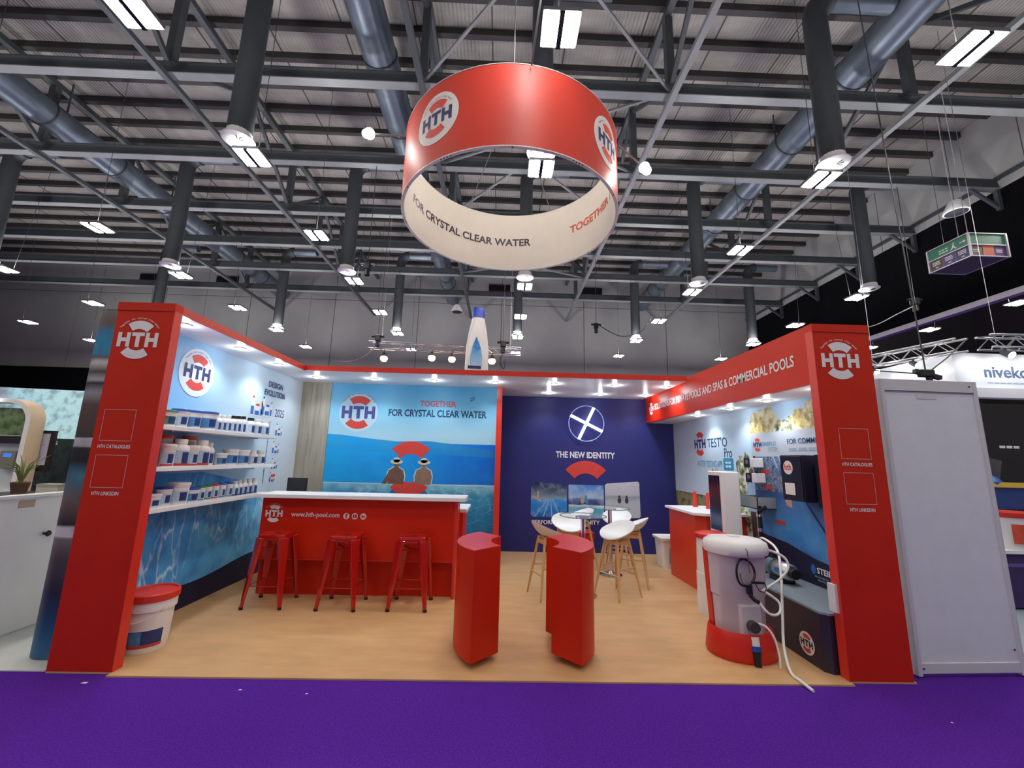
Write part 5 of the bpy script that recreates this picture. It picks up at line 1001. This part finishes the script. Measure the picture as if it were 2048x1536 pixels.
for k in range(5):
    a = math.radians(18 + 36 * k); printed('flower_petal', fw, [ell(0.42 + 0.12 * math.cos(a), 0.62 + 0.10 * math.sin(a), 0.05, 0.05, 14)], WPRINT, t)
fine_print(fw, 0.85, 1.2, 0.70, 0.74, WPRINT, t, 0.003, 3); printed('grey_swirl', fw, [[(0.5, 0.0), (0.7, 0.0), (0.85, 0.5), (0.62, 0.55)]], mat('smoke_print', (70, 74, 82), 0.6, var=0.2, vscale=4), t)
BLP = mat('cleaner_blue', (36, 96, 178), 0.35, var=0.06)
t = thing('display_table', 'white display table with purple skirt beyond the white panel', 'table', (10.35, 2.05, 0)); MB().box((-0.75, -0.3, 0.66), (0.9, 0.4, 0.70)).build('table_top', WHITE, t); MB().box((-0.72, -0.27, 0.02), (0.86, 0.36, 0.66)).build('skirt', mat('purple_skirt', (52, 34, 88), 0.8, var=0.15, vscale=3), t); MB().box((-0.73, -0.275, 0.50), (0.87, -0.27, 0.54)).build('skirt_band', mat('lilac_band', (96, 76, 140), 0.7), t)
t = thing('pool_cleaner', 'blue robotic pool cleaner on the stand beyond the white panel', 'machine', (10.55, 2.5, 1.46)); MB().box((-0.4, -0.2, -0.08), (0.5, 0.2, 0.0)).build('shelf_block', mat('deep_blue_block', (24, 64, 128), 0.5, var=0.05), t); MB().box((-0.3, -0.21, -0.30), (0.5, 0.15, -0.08)).build('plinth', MATS['deep_blue_block'], t); MB().box((-0.03, -0.03, -1.46), (0.13, 0.13, -0.30)).build('stem', MATS['deep_blue_block'], t)
MB().box((-0.26, -0.23, 0.0), (0.42, -0.2, 0.07)).build('yellow_edge', mat('yellow_edge', (214, 190, 74), 0.5), t)
MB().lathe([(0.22, 0.0), (0.24, 0.07), (0.19, 0.14), (0.1, 0.18), (0, 0.18)], 20).build('shell', BLP, t, smooth=0.8); MB().tube([(-0.2, -0.12, 0.06), (-0.2, 0.12, 0.06)], 0.06, 14).build('wheel', BLACK, t); MB().tube([(0.2, -0.12, 0.06), (0.2, 0.12, 0.06)], 0.06, 14).build('wheel', BLACK, t)
t = thing('chemical_bucket', 'white bucket with red lid on the table beyond the white panel', 'bucket', (10.2, 1.95, 0.70)); MB().lathe([(0.2, 0), (0.23, 0.40)], 26).build('body', PLAST, t, smooth=0.6); MB().lathe([(0.24, 0.40), (0.245, 0.46), (0.2, 0.47), (0, 0.46)], 26).build('lid', LIDC['red'], t, smooth=0.6); MB().lathe([(0.219, 0.08), (0.230, 0.32)], 16, a0=-2.3, a1=-0.9).build('label_wrap', mat('orange_label', (206, 84, 56), 0.5, var=0.2, vscale=12), t)
t = thing('chemical_bucket', 'second white bucket with red lid at the far end of that table', 'bucket', (10.98, 1.98, 0.70)); MB().lathe([(0.2, 0), (0.23, 0.40)], 26).build('body', PLAST, t, smooth=0.6); MB().lathe([(0.24, 0.40), (0.245, 0.46), (0.2, 0.47), (0, 0.46)], 26).build('lid', LIDC['red'], t, smooth=0.6)

# ------------------------------------------------------------------ hanging direction sign
zs = 7.0; EX, EY, EW, ED, EH = 15.15, 5.77, 0.98, 1.02, 0.62
t = thing('direction_sign', 'hanging box sign with green exit strip above coloured direction panels', 'sign', (EX, EY, zs))
LS = mat('sign_frame', (196, 192, 204), 0.4, metal=0.3, var=0.03)
MB().box((0.02, 0.02, 0.0), (EW - 0.02, ED - 0.02, EH)).build('sign_core', mat('sign_core_grey', (96, 88, 96), 0.6, var=0.06), t)
for x in (0, EW): 
    for y in (0, ED): MB().box((x - 0.02, y - 0.02, -0.01), (x + 0.02, y + 0.02, EH + 0.01)).build('corner_post', LS, t)
for z in (0.0, EH, EH * 0.5):
    for q in (((0, 0, z), (EW, 0, z)), ((0, 0, z), (0, ED, z)), ((EW, 0, z), (EW, ED, z)), ((0, ED, z), (EW, ED, z))): MB().bar(q[0], q[1], 0.025).build('frame_bar', LS, t)
fs_ = Fr((0.02, 0, 0), (0, -1, 0)); ff_ = Fr((0, 0.02, 0), (1, 0, 0))
GS = mat('exit_green', (26, 112, 82), 0.35, emit=(26, 112, 82), es=0.12); 
printed('green_strip', fs_, [rect(-ED + 0.03, EH * 0.5 + 0.02, -0.03, EH - 0.02)], GS, t, 0.004); printed('green_strip', ff_, [rect(0.03, EH * 0.5 + 0.02, EW - 0.03, EH - 0.02)], GS, t, 0.004)
PAN = [('panel_brown', (72, 56, 52)), ('panel_purple', (74, 44, 116)), ('panel_navy', (28, 40, 90))]; PAN2 = [('panel_brown', (72, 56, 52)), ('panel_orange', (206, 92, 44)), ('panel_purple', (74, 44, 116))]
for k, (nm, c) in enumerate(PAN): printed('direction_panel', fs_, [rect(-ED + 0.03 + k * 0.32, 0.03, -ED + 0.33 + k * 0.32, EH * 0.5 - 0.02)], mat(nm, c, 0.4), t, 0.004)
for k, (nm, c) in enumerate(PAN2): printed('direction_panel', ff_, [rect(0.03 + k * 0.31, 0.03, 0.32 + k * 0.31, EH * 0.5 - 0.02)], mat(nm, c, 0.4), t, 0.004)
def arrow(f, a, b, s_, ang, o): 
    c, sn = math.cos(ang), math.sin(ang); P = [(-1, -0.15), (0.1, -0.15), (0.1, -0.5), (1, 0), (0.1, 0.5), (0.1, 0.15), (-1, 0.15)]
    printed('arrow', f, [[(a + s_ * (x * c - y * sn), b + s_ * (x * sn + y * c)) for x, y in P]], WPRINT, t, o)
arrow(fs_, -0.15, EH * 0.75, 0.08, 0, 0.006)
printed('running_figure', fs_, [ell(-0.37, 0.53, 0.022, n=12), [(-0.40, 0.50), (-0.36, 0.50), (-0.35, 0.44), (-0.30, 0.37), (-0.33, 0.365), (-0.38, 0.42), (-0.44, 0.37), (-0.46, 0.385), (-0.41, 0.44)]], WPRINT, t, 0.006)
fine_print(fs_, -0.74, -0.5, 0.47, 0.50, WPRINT, t, 0.006, 3); fine_print(fs_, -0.74, -0.5, 0.40, 0.43, WPRINT, t, 0.006, 3)
for k in range(3):
    arrow(fs_, -ED + 0.18 + k * 0.32, 0.08, 0.045, 0 if k == 2 else PI, 0.006)
    for j in range(3): printed('text_line', fs_, [rect(-ED + 0.08 + k * 0.32, 0.15 + 0.04 * j, -ED + 0.27 + k * 0.32, 0.168 + 0.04 * j)], WPRINT, t, 0.006)
for k in range(2): printed('text_line', ff_, [rect(0.08 + k * 0.6, 0.12, 0.24 + k * 0.6, 0.14), rect(0.08 + k * 0.6, 0.17, 0.24 + k * 0.6, 0.19)], WPRINT, t, 0.006)
for x, y in ((0, 0), (EW, ED)): MB().tube([(x, y, EH), (x, y, 12.0 - zs)], 0.008, 5).build('hanging_wire', LS, t)

# ------------------------------------------------------------------ behind the canopy: inflatable bottle, warm lamp truss, hoists
t = thing('inflatable_bottle', 'white inflatable bottle with blue cap and blue flame print rising behind the canopy', 'inflatable', (2.75, 7.0, 3.3), 0.15)
def sq(hx, hy, z, r): return [(x, y, z) for x, y in rrect(-hx, -hy, hx, hy, r, 6)]
MB().loft([sq(0.29, 0.2, 0.0, 0.1), sq(0.30, 0.21, 0.7, 0.12), sq(0.29, 0.20, 1.25, 0.13), sq(0.24, 0.18, 1.65, 0.12), sq(0.175, 0.15, 1.98, 0.1), sq(0.16, 0.14, 2.06, 0.09)]).build('bottle_body', PLAST, t, smooth=0.9)
MB().loft([sq(0.17, 0.15, 2.05, 0.08), sq(0.16, 0.145, 2.26, 0.08), sq(0.13, 0.11, 2.34, 0.08)]).build('bottle_cap', mat('royal_blue_vinyl', (36, 70, 190), 0.35, var=0.1, vscale=6), t, smooth=0.8)
FLM = ramp('flame_print', 'Z', 0.7, 1.55, [(0.0, (190, 206, 226)), (0.35, (120, 170, 214)), (0.6, (40, 120, 196)), (1.0, (36, 96, 176))], mottle=((120, 190, 226), 9, 0.6))
printed('flame_print', Fr((0, -0.212, 0), (1, 0, 0)), [[(-0.2, 0.72), (0.13, 0.72), (0.12, 0.95), (0.07, 1.22), (-0.04, 1.5), (-0.14, 1.22), (-0.19, 0.95)]], FLM, t, 0.006); printed('base_band', Fr((0, -0.212, 0), (1, 0, 0)), [rect(-0.24, 0.64, 0.1, 0.72)], NAVYP, t, 0.006)
MB().box((-0.3, -0.2, -3.3), (0.3, 0.2, 0.0)).build('stand_base', mat('deep_blue_block'), t)
box_truss('slim truss with warm spotlights behind the canopy', (-2.1, 13.1, 6.16), (4.16, 13.1, 6.07), 0.28, lamps=(), name='lamp_truss', sub=16, wires=(0.08, 0.93))
for k, (x, z) in enumerate(((-1.42, 5.65), (0.52, 5.73), (1.34, 5.70), (2.31, 5.76), (2.98, 5.67))):
    f = thing('warm_spotlight', 'warm glowing spotlight hung below the slim truss, %s from the bar side' % ordn(k), 'light', (x, 12.96, z), group='warm spotlights'); MB().lathe([(0.09, 0.0), (0.11, 0.05), (0.08, 0.16), (0.03, 0.2)], 16).build('lamp_shade', DARK, f, smooth=0.8)
    MB().lathe([(0.0, -0.2), (0.1, -0.17), (0.15, -0.08), (0.13, 0.0), (0.085, 0.03)], 16).build('bulb_with_glow', GLOWW, f, smooth=0.8); MB().bar((0, 0, 0.19), (0, 0, 5.99 - 0.09 * (x + 2.1) / 6.26 - z), 0.02).build('stem', DARK, f)  # bulb made wider so its shape takes in the glow around it
for k, (x, y, z, lb, cb_) in enumerate(((-1.66, 12.75, 6.25, 'over the start of the slim truss', [(0.1, 0, 0.1), (-0.3, 0, -0.5), (-0.9, 0, -0.85), (-1.8, 0, -0.9)]), (3.42, 12.75, 6.15, 'beside the inflatable bottle', [(0, 0, -0.2), (-0.1, 0, -0.6), (0.05, 0, -0.9), (0.1, 0, -0.5)]),
      (8.0, 16.05, 8.15, 'over the navy wall before the far wall', [(0.1, 0, 0.2), (1.2, 0, -0.35), (2.2, 0, -0.1), (2.75, 0, 0.6)]), (-1.33, 9.9, 8.0, 'under the roof above the bar', None), (17.9, 9.9, 7.35, 'before the black side drape', [(0, 0, 0), (-0.7, 0, -0.35), (-1.6, 0, -0.8), (-2.6, 0, -1.0)]))):
    f = thing('chain_hoist', 'dark chain hoist motor hanging ' + lb, 'hoist', (x, y, z), group='chain hoists'); MB().box((-0.11, -0.1, 0), (0.11, 0.1, 0.26)).build('motor_body', BLACK, f, bevel=0.03); MB().tube([(-0.24, 0, 0.2), (0.24, 0, 0.2)], 0.05, 12).build('motor_drum', BLACK if k != 3 else CHROME, f)
    MB().lathe([(0.09, -0.22), (0.08, 0.0)], 14).build('chain_bag', BLACK, f); MB().tube([(0, 0, 0.26), (0, 0.25 if k < 2 else 0, 11.995 - z)], 0.012, 6).build('chain', DARK, f)
    if cb_: MB().tube(smooth_path(cb_), 0.018, 6).build('cable', FLANGE if k in (0, 4) else BLACK, f)
for k, (x, lb) in enumerate(((2.15, 'beside the inflatable bottle'), (4.85, 'above the navy wall'))):
    f = thing('fixing_batten', 'flat black batten lying on the canopy edge ' + lb, 'batten', (x, DC + 0.25, H), group='battens on the canopy'); MB().box((-0.42, -0.06, 0), (0.42, 0.06, 0.035)).build('batten_board', BLACK, f, bevel=0.004); MB().box((-0.40, -0.062, 0.008), (0.40, -0.06, 0.028)).build('batten_face', DARK, f)
f = thing('pendant_speaker', 'small pale cone speaker hanging high by the side wall', 'speaker', (18.9, 9.0, 10.4)); MB().lathe([(0.34, 0), (0.34, 0.06), (0.16, 0.42), (0.0, 0.46)], 24).build('speaker_cone', PLAST, f, smooth=0.7); MB().lathe([(0.30, -0.01), (0, -0.04)], 24).build('grille', DARK, f); MB().tube([(0, 0, 0.45), (0, 0, ZR - 10.405)], 0.01, 5).build('cable', DARK, f)
f = thing('pendant_speaker', 'small pale cone speaker hanging before the far wall near the bottle', 'speaker', (0.6, 20.0, 10.2)); MB().lathe([(0.34, 0), (0.34, 0.06), (0.16, 0.42), (0.0, 0.46)], 24).build('speaker_cone', PLAST, f, smooth=0.7); MB().lathe([(0.30, -0.01), (0, -0.04)], 24).build('grille', DARK, f); MB().tube([(0, 0, 0.45), (0, 0, ZR - 10.205)], 0.01, 5).build('cable', DARK, f)
for k, (x, y, s_) in enumerate(((0.42, -0.13, 0.02), (1.6, -0.2, 0.012), (2.1, -0.24, 0.01), (0.9, -1.4, 0.008), (6.6, -0.5, 0.008), (4.9, -1.1, 0.006))):
    f = thing('paper_scrap', 'tiny white paper scrap on the purple carpet, %s' % ('by the shelf pillar foot', 'just off the floor edge before the bar', 'before the bar stools', 'out in the aisle before the bar', 'near the pillar beside the white panel', 'out in the aisle before the plinths')[k], 'litter', (x, y, -0.012)); MB().prism([(-s_, -s_ * 0.4), (s_, -s_ * 0.5), (s_ * 0.9, s_ * 0.5), (-s_ * 0.7, s_ * 0.4)], 0, 0.002).build('scrap', WPRINT, f)
